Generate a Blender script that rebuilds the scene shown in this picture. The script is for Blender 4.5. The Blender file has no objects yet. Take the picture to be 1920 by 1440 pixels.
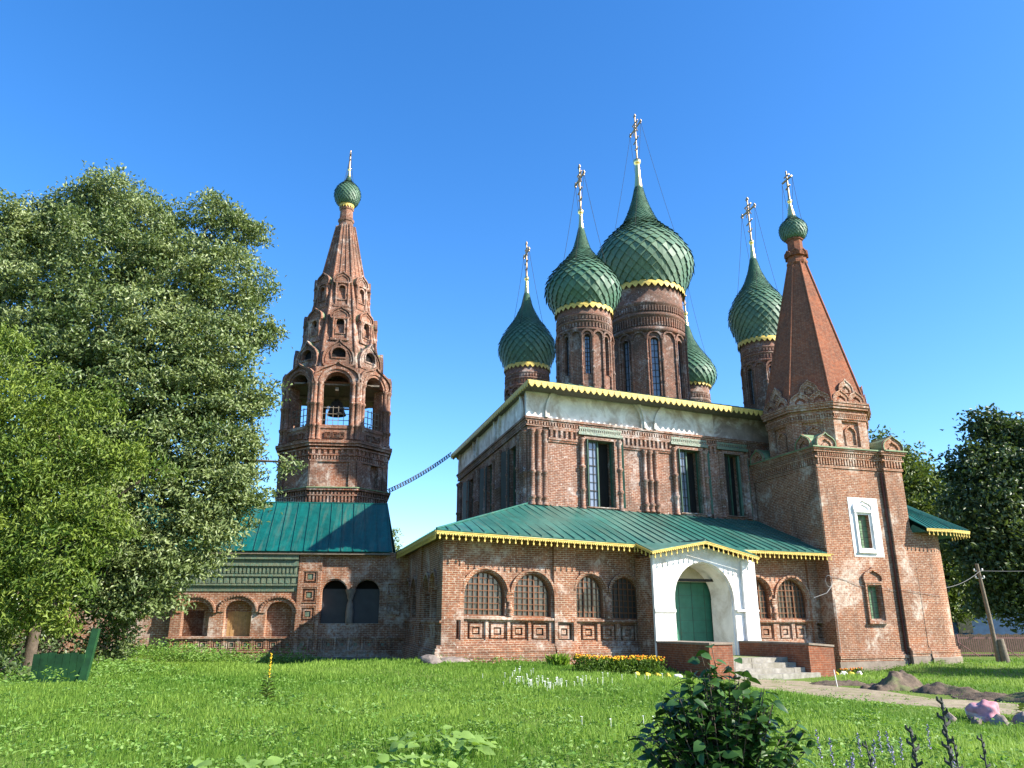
import bpy, bmesh, math, random
import numpy as np
from mathutils import Vector, Matrix
from mathutils.geometry import tessellate_polygon
rnd = random.Random(7); nr = np.random.default_rng(11)
C = bpy.context.scene.collection
SC = bpy.context.scene
PI = math.pi
# ------------------------------------------------------------------ camera
cd = bpy.data.cameras.new('camera'); cam = bpy.data.objects.new('camera', cd); C.objects.link(cam)
cam.location = (0, 0, 1.65); cam.rotation_euler = (math.radians(90 + 17.1056), 0, 0)
cd.sensor_width = 36; cd.lens = 36 * 1420 / 1920; cd.clip_end = 3000; cd.clip_start = .05
SC.camera = cam
# ------------------------------------------------------------------ world, sun, exposure
SUN_DIR = Vector((.9455, -.3256, math.tan(math.radians(33.5)))).normalized()   # towards the sun
elev = math.asin(SUN_DIR.z)
w = bpy.data.worlds.new('World'); SC.world = w; w.use_nodes = True
nt = w.node_tree
sky = nt.nodes.new('ShaderNodeTexSky'); sky.sky_type = 'NISHITA'; sky.sun_disc = False
sky.sun_elevation = elev; sky.sun_rotation = math.atan2(SUN_DIR.x, SUN_DIR.y)
sky.air_density = 1.0; sky.dust_density = .5; sky.ozone_density = 3.6; sky.altitude = 200
bg = nt.nodes['Background']; bg.inputs[1].default_value = .09
hs = nt.nodes.new('ShaderNodeHueSaturation'); hs.inputs['Saturation'].default_value = 1.28; hs.inputs['Value'].default_value = 1.42; hs.inputs['Hue'].default_value = .505
nt.links.new(sky.outputs[0], hs.inputs['Color']); nt.links.new(hs.outputs[0], bg.inputs[0])
sd = bpy.data.lights.new('sun', 'SUN'); sd.energy = 5.0; sd.angle = math.radians(.5); sd.color = (1, .93, .82)
sun = bpy.data.objects.new('sun', sd); C.objects.link(sun)
sun.rotation_euler = SUN_DIR.to_track_quat('Z', 'Y').to_euler(); sun.location = (20, -20, 40)
SC.view_settings.view_transform = 'Standard'; SC.view_settings.look = 'None'
SC.view_settings.exposure = 1.38; SC.view_settings.gamma = 1
SC.cycles.max_bounces = 6; SC.cycles.transparent_max_bounces = 8
SC.cycles.sample_clamp_indirect = 4

# ------------------------------------------------------------------ materials
class N:
    def __init__(s, name):
        s.m = bpy.data.materials.new(name); s.m.use_nodes = True; s.t = s.m.node_tree
        s.b = s.t.nodes['Principled BSDF']; s.o = s.t.nodes['Material Output']
    def n(s, typ, **kw):
        x = s.t.nodes.new('ShaderNode' + typ)
        for k, v in kw.items():
            if isinstance(k, str) and hasattr(x, k): setattr(x, k, v)
        return x
    def l(s, a, b): s.t.links.new(a, b)
    def pos(s): return s.n('NewGeometry').outputs['Position']
    def noise(s, scale, detail=4, rough=.55, vec=None, dist=0):
        x = s.n('TexNoise'); x.inputs['Scale'].default_value = scale; x.inputs['Detail'].default_value = detail
        x.inputs['Roughness'].default_value = rough; x.inputs['Distortion'].default_value = dist
        s.l(vec if vec is not None else s.pos(), x.inputs['Vector']); return x.outputs['Fac']
    def ramp(s, fac, a, b, ca=(0, 0, 0, 1), cb=(1, 1, 1, 1)):
        r = s.n('ValToRGB'); r.color_ramp.elements[0].position = a; r.color_ramp.elements[1].position = b
        r.color_ramp.elements[0].color = ca; r.color_ramp.elements[1].color = cb
        s.l(fac, r.inputs[0]); return r.outputs[0]
    def mix(s, fac, a, b, mode='MIX'):
        x = s.n('MixRGB'); x.blend_type = mode
        for sock, v in zip(x.inputs, (fac, a, b)):
            if hasattr(v, 'links') or hasattr(v, 'is_linked'): s.l(v, sock)
            elif isinstance(v, (int, float)): sock.default_value = v
            else: sock.default_value = (*v[:3], 1)
        return x.outputs[0]
    def mul(s, a, k):
        x = s.n('Math'); x.operation = 'MULTIPLY'; s.l(a, x.inputs[0])
        if isinstance(k, (int, float)): x.inputs[1].default_value = k
        else: s.l(k, x.inputs[1])
        return x.outputs[0]
    def bump(s, h, st, d=.02):
        x = s.n('Bump'); x.inputs['Strength'].default_value = st; x.inputs['Distance'].default_value = d
        s.l(h, x.inputs['Height']); s.l(x.outputs[0], s.b.inputs['Normal'])
    def base(s, c):
        if isinstance(c, tuple): s.b.inputs['Base Color'].default_value = (*c[:3], 1)
        else: s.l(c, s.b.inputs['Base Color'])
    def setp(s, rough=.8, metal=0, spec=.3):
        s.b.inputs['Roughness'].default_value = rough; s.b.inputs['Metallic'].default_value = metal
        s.b.inputs['Specular IOR Level'].default_value = spec
        return s.m

def brick(name, c1, c2, mortar, white=.42, soot=.5, lime=(.60, .54, .47), bw=.27, bh=.088, wscale=.55, sootc=(.10, .075, .06)):
    c1, c2, mortar, lime = [tuple(q * f for q in c_) for c_, f in ((c1, .88), (c2, .76), (mortar, .92), (lime, .88))]; sootc = tuple(q * .7 for q in sootc)
    s = N(name); uv = s.n('UVMap').outputs[0]
    t = s.n('TexBrick'); t.offset = .5
    t.inputs['Scale'].default_value = 1; t.inputs['Brick Width'].default_value = bw; t.inputs['Row Height'].default_value = bh
    t.inputs['Mortar Size'].default_value = .014; t.inputs['Mortar Smooth'].default_value = .3; t.inputs['Bias'].default_value = -.1
    s.l(uv, t.inputs['Vector'])
    t.inputs['Color1'].default_value = (*c1, 1); t.inputs['Color2'].default_value = (*c2, 1); t.inputs['Mortar'].default_value = (*mortar, 1)
    # single bricks of other firings
    v = s.n('TexNoise'); v.inputs['Scale'].default_value = 5.5; v.inputs['Detail'].default_value = 2; s.l(uv, v.inputs['Vector'])
    c = s.mix(s.mul(s.ramp(v.outputs['Fac'], .42, .62), .55), t.outputs['Color'], (c1[0] * .55, c1[1] * .5, c1[2] * .55))
    big = s.noise(.42, 8, .68, dist=.3)
    c = s.mix(s.mul(s.ramp(big, .42, .60), soot), c, sootc)
    st2 = s.n('Mapping'); st2.inputs['Scale'].default_value = (2.2, 2.2, .22); s.l(s.pos(), st2.inputs['Vector'])
    c = s.mix(s.mul(s.ramp(s.noise(1.0, 6, .7, st2.outputs[0]), .52, .68), .45), c, sootc)
    big2 = s.noise(1.1, 6, .65, dist=.6)
    c = s.mix(s.mul(s.ramp(big2, .52, .72), .45), c, (c1[0] * 1.25, c1[1] * 1.12, c1[2] * .95))
    # lime wash remnants, in blotches and flecks
    wn = s.noise(wscale, 9, .72, dist=.4)
    mk = s.ramp(wn, .60 - white * .12, .70 - white * .10)
    fl = s.noise(6.0, 6, .7)
    mk = s.mul(mk, s.ramp(fl, .36, .58))
    fl2 = s.ramp(s.noise(7, 5, .65), .615, .665)
    mk2 = s.mix(1.0, mk, s.mul(fl2, .8), 'LIGHTEN')
    if white > 0: c = s.mix(s.mul(mk2, .8), c, lime)
    s.base(c)
    s.bump(s.mix(.35, t.outputs['Fac'], s.noise(14, 5), 'MIX'), .5, -.012)
    return s.setp(.92, 0, .12)

M = {}
M['brick'] = brick('old_red_brick', (.345, .135, .066), (.235, .095, .054), (.50, .41, .30), white=.66, soot=.48)
M['brick_up'] = brick('weathered_upper_brick', (.29, .122, .07), (.195, .086, .056), (.46, .38, .31), white=.75, soot=.6, lime=(.60, .56, .52))
M['brick_drum'] = brick('sooty_drum_brick', (.24, .10, .062), (.16, .07, .048), (.34, .27, .22), white=.55, soot=.75, lime=(.46, .42, .39), wscale=.9)
M['brick_tower'] = brick('belltower_brick', (.29, .108, .058), (.19, .076, .047), (.40, .31, .235), white=.58, soot=.72)
M['brick_new'] = brick('relaid_brick', (.32, .105, .05), (.25, .085, .046), (.28, .18, .125), white=-.6, soot=.3)
M['brick_chapel'] = brick('chapel_brick', (.355, .143, .07), (.26, .105, .058), (.52, .42, .31), white=.74, soot=.3, lime=(.62, .55, .46))
M['brick_wing'] = brick('arcade_brick', (.355, .142, .068), (.26, .102, .056), (.52, .42, .31), white=.78, soot=.36)

def plain(name, col, rough=.7, var=.25, scale=3., metal=0, spec=.3, stain=None, st=(.5, .7), bumpv=0):
    if 'white' not in name and name != 'limewash' and metal == 0: col = tuple(q * .8 for q in col)
    s = N(name); n = s.noise(scale, 6, .6)
    lo = tuple(x * (1 - var) for x in col); hi = tuple(min(1, x * (1 + var)) for x in col)
    c = s.ramp(n, .3, .7, (*lo, 1), (*hi, 1))
    if stain:
        c = s.mix(s.mul(s.ramp(s.noise(.8, 8, .7, dist=.5), st[0], st[1]), .75), c, stain)
    s.base(c)
    if bumpv: s.bump(s.noise(scale * 6, 5), bumpv, .02)
    return s.setp(rough, metal, spec)
M['white'] = plain('limewash', (.76, .75, .73), .9, .10, 2., stain=(.44, .39, .31), st=(.47, .68), bumpv=.5)
M['white_up'] = plain('stained_whitewash', (.70, .69, .67), .9, .2, 1.5, stain=(.27, .19, .12), st=(.45, .64), bumpv=.2)
M['white_lost'] = plain('bare_plaster', (.30, .25, .23), .95, .3, 2., stain=(.5, .5, .49), st=(.52, .62), bumpv=.4)
M['gold_paint'] = plain('yellow_trim_paint', (.66, .49, .12), .55, .22, 5, stain=(.42, .32, .12), st=(.55, .7))
M['gold'] = plain('gilding', (1.0, .70, .27), .3, .05, 5, metal=1)
M['iron'] = plain('dark_iron', (.035, .032, .03), .75, .3, 8)
M['cross'] = plain('tarnished_gilding', (.34, .25, .16), .45, .3, 9, metal=.6)
M['green_door'] = plain('green_door_paint', (.045, .19, .12), .45, .15, 3)
M['green_shutter'] = plain('dark_green_shutter_paint', (.05, .115, .075), .5, .25, 3, stain=(.14, .12, .07), st=(.55, .7))
M['shade_green'] = plain('shade_darkened_green_paint', (.018, .034, .028), .6, .25, 3)  # shutter green darkened in the colour, standing in for shade on the left wall
M['green_pale'] = plain('pale_green_shutter', (.17, .29, .16), .55, .15, 3)
M['green_ledge'] = plain('verdigris_sheet', (.20, .30, .16), .6, .3, 3, stain=(.12, .14, .07), st=(.45, .65))
M['brown_frame'] = plain('brown_window_paint', (.19, .08, .036), .5, .2, 6)
M['wood'] = plain('pale_boards', (.46, .28, .12), .8, .3, 5)
M['maroon'] = plain('maroon_sheet', (.12, .035, .025), .55, .2, 3)
M['grey_sheet'] = plain('grey_sheet', (.045, .05, .056), .5, .2, 2)
M['dark'] = plain('painted_shade_black', (.012, .011, .010), .9, .2, 2)  # near-black colour that stands in for shade inside openings
M['stone'] = plain('pale_step_stone', (.36, .335, .29), .9, .3, 5, stain=(.17, .155, .11), st=(.46, .62), bumpv=.4)
M['fieldstone'] = plain('field_stone', (.26, .21, .18), .9, .45, 5, stain=(.12, .11, .09), st=(.5, .65), bumpv=.9)
M['foundation'] = plain('foundation_plaster', (.27, .22, .175), .95, .3, 3, stain=(.2, .15, .11), st=(.5, .65), bumpv=.5)
M['soil'] = plain('dug_soil', (.135, .10, .07), .95, .45, 6, stain=(.12, .15, .05), st=(.55, .66), bumpv=1)
M['bark'] = plain('grey_bark', (.13, .10, .075), .95, .35, 8, bumpv=.7)
M['poletimber'] = plain('grey_timber', (.20, .165, .125), .9, .3, 9, bumpv=.3)
M['wire'] = plain('grey_cable', (.22, .22, .22), .6, .1, 5)
M['pink'] = plain('pink_cloth', (.55, .25, .28), .8, .3, 7, stain=(.80, .70, .70), st=(.52, .58))
M['fence'] = plain('pink_brown_fence_paint', (.26, .13, .12), .7, .2, 4)
M['greenboard'] = plain('green_board_paint', (.014, .062, .018), .6, .45, 3)  # green darkened in the colour to stand in for tree shade
M['bluewall'] = plain('blue_wall_paint', (.03, .085, .19), .8, .3, 2)
M['yellow_edge'] = plain('yellow_painted_kerb', (.75, .58, .06), .7, .15, 5)
M['white_edge'] = plain('white_painted_kerb', (.75, .73, .68), .7, .1, 5)
M['purple'] = plain('lavender_blossom', (.26, .24, .40), .8, .3, 20)
M['yellow_fl'] = plain('yellow_blossom', (.85, .52, .02), .7, .2, 20)
M['orange_fl'] = plain('orange_blossom', (.80, .22, .01), .7, .2, 20)
M['white_fl'] = plain('white_blossom', (.75, .76, .70), .8, .1, 20)

def roofmat(name, col, rough=.38, fade=.5, fadec=(.20, .32, .25), sheet=.8):
    col, fadec = [tuple(q * .8 for q in c_) for c_ in (col, fadec)]
    s = N(name); n = s.noise(.6, 5, .6); c = s.ramp(n, .35, .7, (*[x * .85 for x in col], 1), (*[x * 1.1 for x in col], 1))
    c = s.mix(s.mul(s.ramp(s.noise(.22, 3, .5), .48, .66), fade), c, fadec); s.base(c)
    uvn = s.n('UVMap').outputs[0]
    t = s.n('TexBrick'); t.offset = 0; t.inputs['Scale'].default_value = 1; t.inputs['Brick Width'].default_value = .52; t.inputs['Row Height'].default_value = 1.9; t.inputs['Mortar Size'].default_value = .004
    t.inputs['Color1'].default_value = (.80, .80, .80, 1); t.inputs['Color2'].default_value = (1.12, 1.12, 1.12, 1); t.inputs['Mortar'].default_value = (.5, .5, .5, 1); s.l(uvn, t.inputs['Vector'])
    mp = s.n('Mapping'); mp.inputs['Scale'].default_value = (3.5, .25, 1); s.l(uvn, mp.inputs['Vector'])
    c = s.mix(1.0, c, s.ramp(s.noise(3.1, 4, .7), .3, .7, (.72, .72, .72, 1), (1.2, 1.2, 1.2, 1)), 'MULTIPLY'); c2 = s.mix(sheet, c, t.outputs['Color'], 'MULTIPLY'); c2 = s.mix(s.mul(s.ramp(s.noise(1, 5, .65, mp.outputs[0]), .5, .7), .3), c2, (.16, .15, .10)); s.base(c2)
    s.bump(s.mix(.5, s.noise(1.3, 2), s.noise(1.2, 2, .5, mp.outputs[0])), .3, .06)
    return s.setp(rough, .0, .4)
M['roof'] = roofmat('green_sheet_roof', (.035, .155, .125), .36, .45, (.13, .24, .19))
M['roof_teal'] = roofmat('teal_sheet_roof', (.003, .112, .098), .42, .2, (.012, .135, .115))
M['roof_dark'] = roofmat('dark_green_roof', (.05, .13, .10), .45, .2)
M['scale'] = roofmat('green_dome_scale', (.075, .175, .105), .55, .45, (.17, .26, .155), 0.)
def tilemat():
    s = N('green_glazed_tiles'); uv = s.n('UVMap').outputs[0]
    t = s.n('TexBrick'); t.offset = 0; t.inputs['Scale'].default_value = 1; t.inputs['Brick Width'].default_value = .3; t.inputs['Row Height'].default_value = .3
    t.inputs['Mortar Size'].default_value = .012; t.inputs['Color1'].default_value = (.085, .165, .125, 1); t.inputs['Color2'].default_value = (.12, .185, .135, 1); t.inputs['Mortar'].default_value = (.04, .05, .04, 1)
    s.l(uv, t.inputs['Vector'])
    v = s.n('TexVoronoi'); v.inputs['Scale'].default_value = 9; s.l(uv, v.inputs['Vector'])
    c = s.mix(s.mul(s.ramp(v.outputs['Distance'], .25, .5), .6), t.outputs['Color'], (.17, .165, .10))
    c = s.mix(s.mul(s.ramp(s.noise(1.2, 6, .7), .5, .65), .6), c, (.05, .08, .07))
    s.base(c); s.bump(v.outputs['Distance'], .4, .02)
    return s.setp(.4, 0, .5)
M['tile'] = tilemat()
def glassmat(name, col, rough=.06):
    s = N(name); s.base(col); s.bump(s.noise(1.6, 2), .12, .04); return s.setp(rough, 0, .8)
M['glass'] = glassmat('dusty_window_glass', (.055, .05, .045), .18)
M['glass_sky'] = glassmat('sky_tinted_glass', (.16, .19, .25), .05)  # base tinted pale blue to stand in for reflected sky

def leafmat(name, ca, cb, trans=.35, rough=.5, spec=.4):
    ca, cb = [tuple(q * .76 for q in c_) for c_ in (ca, cb)]
    s = N(name); a = s.n('Attribute'); a.attribute_name = 'rnd'
    c = s.ramp(a.outputs['Fac'], 0, 1, (*ca, 1), (*cb, 1)); s.base(c); s.setp(rough, 0, spec)
    tr = s.n('BsdfTranslucent'); s.l(s.mix(1.0, c, (1.3, 1.35, .6), 'MULTIPLY'), tr.inputs['Color'])
    mx = s.n('MixShader'); mx.inputs[0].default_value = trans
    s.l(s.b.outputs[0], mx.inputs[1]); s.l(tr.outputs[0], mx.inputs[2]); s.l(mx.outputs[0], s.o.inputs['Surface'])
    return s.m
M['leaf_olive'] = leafmat('olive_leaf', (.08, .14, .036), (.29, .355, .14), .24, .42, .4)
M['leaf_light'] = leafmat('yellow_green_leaf', (.075, .145, .018), (.26, .34, .055), .28, .5, .3)
M['leaf_dark'] = leafmat('dark_leaf', (.04, .08, .028), (.13, .18, .065), .22, .45, .4)
M['leaf_mid'] = leafmat('mid_leaf', (.065, .12, .025), (.19, .25, .07), .25, .5, .3)
M['leaf_lilac'] = leafmat('glossy_dark_leaf', (.02, .065, .014), (.065, .15, .03), .18, .42, .35)
M['grass'] = leafmat('grass_blade', (.125, .27, .026), (.36, .52, .09), .38, .6, .25)
M['weed'] = leafmat('weed_leaf', (.11, .25, .03), (.27, .42, .10), .35, .5, .3)
M['bushgreen'] = leafmat('flower_foliage', (.055, .13, .015), (.15, .24, .03), .35, .6, .25)
M['twig'] = plain('dark_seed_stalk', (.045, .05, .045), .8, .3, 20)

# ------------------------------------------------------------------ mesh builder
class MB:
    def __init__(s): s.V = []; s.F = []; s.U = {}; s.S = set(); s.X = {}
    def mark(s, start, k):
        for i in range(start, len(s.F)): s.X[i] = k
    def face(s, pts, uv=None, sm=False):
        i = len(s.V); s.V += [tuple(p) for p in pts]; s.F.append(tuple(range(i, i + len(pts))))
        if uv: s.U[len(s.F) - 1] = uv
        if sm: s.S.add(len(s.F) - 1)
    def grid(s, rows, uvs=None, sm=False, close=False):
        i = len(s.V); n = len(rows[0])
        for r in rows: s.V += [tuple(p) for p in r]
        for a in range(len(rows) - 1):
            for b in range(n - 1 + (1 if close else 0)):
                c = (b + 1) % n
                s.F.append((i + a * n + b, i + a * n + c, i + (a + 1) * n + c, i + (a + 1) * n + b))
                if uvs: s.U[len(s.F) - 1] = [uvs(a, b), uvs(a, b + 1), uvs(a + 1, b + 1), uvs(a + 1, b)]
                if sm: s.S.add(len(s.F) - 1)
    def hexa(s, p):   # 8 points: bottom 4 ccw, top 4
        i = len(s.V); s.V += [tuple(q) for q in p]
        for f in ((0, 3, 2, 1), (4, 5, 6, 7), (0, 1, 5, 4), (1, 2, 6, 5), (2, 3, 7, 6), (3, 0, 4, 7)): s.F.append(tuple(i + k for k in f))
    def box(s, u0, u1, d0, d1, z0, z1):
        s.hexa([(u0, d0, z0), (u1, d0, z0), (u1, d1, z0), (u0, d1, z0), (u0, d0, z1), (u1, d0, z1), (u1, d1, z1), (u0, d1, z1)])
    def wall(s, outer, holes, d0, d1, back=True):
        loops = [outer] + list(holes)
        flat = [p for l in loops for p in l]
        tris = tessellate_polygon([[Vector((p[0], p[1], 0)) for p in l] for l in loops])
        i = len(s.V); n = len(flat)
        s.V += [(p[0], d0, p[1]) for p in flat] + [(p[0], d1, p[1]) for p in flat]
        for t in tris:
            s.F.append(tuple(i + k for k in t))
            if back: s.F.append(tuple(i + n + k for k in reversed(t)))
        k = i
        for l in loops:
            m = len(l)
            for j in range(m):
                a, b = k + j, k + (j + 1) % m
                s.F.append((a, b, b + n, a + n))
            k += m
    def lathe(s, prof, n=32, c=(0, 0), a0=0, a1=2 * PI, sm=True):
        full = abs(a1 - a0 - 2 * PI) < 1e-6; m = n if full else n + 1
        rows = []; L = [0]
        for k in range(1, len(prof)): L.append(L[-1] + math.hypot(prof[k][0] - prof[k - 1][0], prof[k][1] - prof[k - 1][1]))
        R = max(p[0] for p in prof)
        for r, z in prof: rows.append([(c[0] + r * math.cos(a0 + (a1 - a0) * k / n), c[1] + r * math.sin(a0 + (a1 - a0) * k / n), z) for k in range(m)])
        s.grid(rows, lambda a, b: (R * (a1 - a0) * b / n, L[a] + prof[0][1]), sm, full)
    def tube(s, pts, r, n=6, r2=None):
        pts = [Vector(p) for p in pts]; rows = []
        for k, p in enumerate(pts):
            t = (pts[min(k + 1, len(pts) - 1)] - pts[max(k - 1, 0)]).normalized()
            a = t.cross(Vector((0, 0, 1)) if abs(t.z) < .9 else Vector((1, 0, 0))).normalized(); b = t.cross(a)
            rr = r if r2 is None else r + (r2 - r) * k / (len(pts) - 1)
            rows.append([p + a * rr * math.cos(2 * PI * j / n) + b * rr * math.sin(2 * PI * j / n) for j in range(n)])
        s.grid(rows, None, True, True)
        i = len(s.V); s.V += [tuple(q) for q in rows[0]] + [tuple(q) for q in rows[-1]]
        s.F.append(tuple(range(i, i + n))); s.F.append(tuple(range(i + n, i + 2 * n)))
    def sweep(s, path, w0, w1, d0, d1, closed=False):   # band along a 2D path in the wall plane, offset w0..w1 to its left
        P = [Vector(p) for p in path]; n = len(P); q = []
        for k in range(n):
            a = P[(k - 1) % n] if (closed or k > 0) else P[k]; b = P[(k + 1) % n] if (closed or k < n - 1) else P[k]
            t = (b - a).normalized(); nn = Vector((-t.y, t.x)); q.append((P[k] + nn * w0, P[k] + nn * w1))
        rows = [[(a.x, d1, a.y), (a.x, d0, a.y), (b.x, d0, b.y), (b.x, d1, b.y)] for a, b in q]
        if closed: rows.append(rows[0])
        s.grid(rows, None, False, True)
        if not closed:
            for r in (rows[0], rows[-1]): s.face(r)
    def colon(s, u, d, z0, z1, r, knobs=(), n=8):     # a slender column with rings
        prof = [(r * 1.3, z0), (r * 1.3, z0 + .1), (r, z0 + .13)]
        for k in knobs: prof += [(r, k - .10), (r * 1.45, k - .05), (r * 1.45, k + .05), (r, k + .10)]
        prof += [(r, z1 - .22), (r * 1.5, z1 - .12), (r * 1.5, z1)]
        s.lathe(prof, n, (u, d))
    def build(s, name, recalc=True):
        me = bpy.data.meshes.new(name); me.from_pydata(s.V, [], s.F); me.update()
        if recalc:
            bm = bmesh.new(); bm.from_mesh(me); bmesh.ops.recalc_face_normals(bm, faces=bm.faces); bm.to_mesh(me); bm.free()
        uv = me.uv_layers.new(name='UVMap').data
        for p in me.polygons:
            if p.index in s.S: p.use_smooth = True
            nrm = p.normal
            if p.index in s.X: p.material_index = s.X[p.index]
            if p.index in s.U:
                # recalc may have reversed the loop order: match by vertex
                f = s.F[p.index]; mp = dict(zip(f, s.U[p.index]))
                for li in p.loop_indices: uv[li].uv = mp[me.loops[li].vertex_index]
                continue
            if abs(nrm.z) > .95: t = Vector((1, 0, 0)); q = Vector((0, 1, 0))
            else: t = Vector((-nrm.y, nrm.x, 0)).normalized(); q = nrm.cross(t)
            for li in p.loop_indices:
                co = me.vertices[me.loops[li].vertex_index].co; uv[li].uv = (co.dot(t), co.dot(q))
        return me

WM = {}
def frame(x, y, yaw, z=0): return Matrix.Translation((x, y, z)) @ Matrix.Rotation(math.radians(yaw), 4, 'Z')
def T(x, y, z): return Matrix.Translation((x, y, z))
def place(o, parent, Mw):
    WM[o] = Mw; C.objects.link(o)
    if parent is not None: o.parent = parent; o.matrix_local = WM[parent].inverted() @ Mw
    else: o.matrix_world = Mw
    return o
def tag(o, label=None, cat=None, group=None, kind=None):
    for k, v in (('label', label), ('category', cat), ('group', group), ('kind', kind)):
        if v: o[k] = v
    return o
def thing(name, label, cat, loc, group=None):
    return tag(place(bpy.data.objects.new(name, None), None, T(*loc)), label, cat, group)
def obj(name, mb, mat, parent=None, Mw=None, label=None):
    me = mb if isinstance(mb, bpy.types.Mesh) else mb.build(name)
    if not me.materials:
        for q in (mat if isinstance(mat, (list, tuple)) else [mat]): me.materials.append(M[q] if isinstance(q, str) else q)
    o = bpy.data.objects.new(name, me); place(o, parent, Mw or (WM[parent] if parent else Matrix()))
    if label: o['label'] = label
    return o
def copy_tree(o, parent, Mw):
    c = o.copy(); base = WM[o]; place(c, parent, Mw)
    for ch in list(o.children): copy_tree(ch, c, Mw @ base.inverted() @ WM[ch])
    return c

def arc(cx, cz, r, a0=0, a1=180, n=14, rz=None):
    rz = rz or r
    return [(cx + r * math.cos(math.radians(a0 + (a1 - a0) * k / n)), cz + rz * math.sin(math.radians(a0 + (a1 - a0) * k / n))) for k in range(n + 1)]
def archhole(u0, u1, z0, ztop, rz=None, n=12):
    r = (u1 - u0) / 2; rz = rz or r
    return [(u0, z0), (u1, z0)] + arc((u0 + u1) / 2, ztop - rz, r, 0, 180, n, rz)
def rect(u0, u1, z0, z1): return [(u0, z0), (u1, z0), (u1, z1), (u0, z1)]
def keel(cx, z0, w, h, n=9):   # ogee outline from right foot to left foot
    R = [(.5, 0), (.53, .2), (.5, .42), (.40, .60), (.26, .73), (.13, .82), (.05, .91), (0, 1)]
    return [(cx + w * a, z0 + h * b) for a, b in R] + [(cx - w * a, z0 + h * b) for a, b in reversed(R[:-1])]

# ------------------------------------------------------------------ terrain
CP = np.array([(0, 0, 0), (-20, 8, 0), (20, 5, -.1), (-8, 20, 0), (-3, 28, -.02), (-4, 31, 0), (-16, 27, 0), (0, 25, -.05), (1, 30, -.08), (4, 30, -.32), (4.5, 33, -.28), (8.5, 31, -.67), (10, 27, -.62),
    (12, 31, -.72), (15.9, 38.5, -.95), (21, 40, -.62), (24, 41, -.6), (26, 43, -.7), (13, 20, -.5), (10, 16, -.45), (5, 15, -.12), (6, 8, -.05), (3, 21, -.12), (-6, 41, -.85), (-12, 41, -.5), (-9, 39, -.5),
    (-18, 40, -.1), (30, 60, -.9), (-30, 60, -.4), (0, 75, -1), (40, 35, -.8), (-40, 25, 0), (12, 25, -.6), (18, 33, -.75), (30, 20, -.6), (0, 140, -1.2), (90, 90, -1.2), (-90, 90, -.8)])
def terr(x, y):
    x = np.asarray(x, float); y = np.asarray(y, float); sh = x.shape
    d2 = (x.ravel()[:, None] - CP[:, 0]) ** 2 + (y.ravel()[:, None] - CP[:, 1]) ** 2
    wt = 1 / (d2 + 1.2) ** 1.6
    z = (wt * CP[:, 2]).sum(1) / wt.sum(1)
    z = z + .035 * np.sin(x.ravel() * 1.3 + .7 * y.ravel()) * np.cos(.9 * y.ravel() - .4 * x.ravel())
    return z.reshape(sh)
def tz(x, y): return float(terr(np.array([x]), np.array([y]))[0])
gx = np.concatenate([[-900, -400, -200, -120, -80, -60], np.arange(-48, 56, 1.0), [62, 80, 120, 200, 400, 900]])
gy = np.concatenate([[-60, -20, -8], np.arange(-3, 62, 1.0), [68, 80, 100, 140, 220, 420, 1200]])
X, Y = np.meshgrid(gx, gy); Zt = terr(X, Y)
g = MB(); g.grid([[(X[j, i], Y[j, i], Zt[j, i]) for i in range(len(gx))] for j in range(len(gy))], None, True)
s = N('lawn_soil'); c = s.ramp(s.noise(2.2, 8, .7), .35, .65, (.07, .12, .02, 1), (.14, .20, .04, 1))
c = s.mix(s.mul(s.ramp(s.noise(.5, 6, .65), .55, .68), .6), c, (.15, .16, .05)); s.base(c); s.bump(s.noise(16, 6), .6, .05); s.setp(.95, 0, .1)
tag(obj('ground', g, s.m), kind='structure')
# dirt path from the steps to the right, a strip laid on the ground
pc = [(9.9, 30.9, 1.7), (9.4, 28.4, 1.9), (9.9, 25.6, 2.1), (10.9, 22.6, 1.9), (12.2, 19.6, 1.5), (13.8, 16.8, 1.3), (16.5, 13, 1.3)]
pp = MB(); rows = []
for k in range(len(pc)):
    a = Vector(pc[max(k - 1, 0)][:2]); b = Vector(pc[min(k + 1, len(pc) - 1)][:2]); t = (b - a).normalized(); nn = Vector((-t.y, t.x)); p = Vector(pc[k][:2])
    rows.append([(*(p + nn * pc[k][2] * f), 0) for f in (-1, -.6, -.2, .2, .6, 1)])
fine = []
for k in range(len(rows) - 1):
    for q in range(6): fine.append([tuple(Vector(a).lerp(Vector(b), q / 6)) for a, b in zip(rows[k], rows[k + 1])])
fine.append(rows[-1])
fine = [[(x, y, tz(x, y) + (.03 if 0 < i < 5 else -.02)) for i, (x, y, _) in enumerate(r)] for r in fine]
pp.grid(fine, None, True)
s = N('trodden_dirt'); c = s.ramp(s.noise(3, 8, .7), .35, .7, (.21, .17, .115, 1), (.36, .30, .21, 1))
c = s.mix(s.mul(s.ramp(s.noise(1.3, 6, .7), .52, .62), .7), c, (.14, .17, .05)); s.base(c); s.bump(s.noise(25, 6), .6, .03); s.setp(.95, 0, .1)
tag(obj('path', pp, s.m), kind='structure')
PATH = [(Vector(p[:2]), p[2]) for p in pc]
def pathdist(x, y):
    best = np.full(x.shape, 9.)
    for (a, ra), (b, rb) in zip(PATH[:-1], PATH[1:]):
        d = b - a; t = np.clip(((x - a.x) * d.x + (y - a.y) * d.y) / d.length_squared, 0, 1)
        e = np.hypot(x - a.x - t * d.x, y - a.y - t * d.y) / (ra + (rb - ra) * t); best = np.minimum(best, e)
    return best

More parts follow.
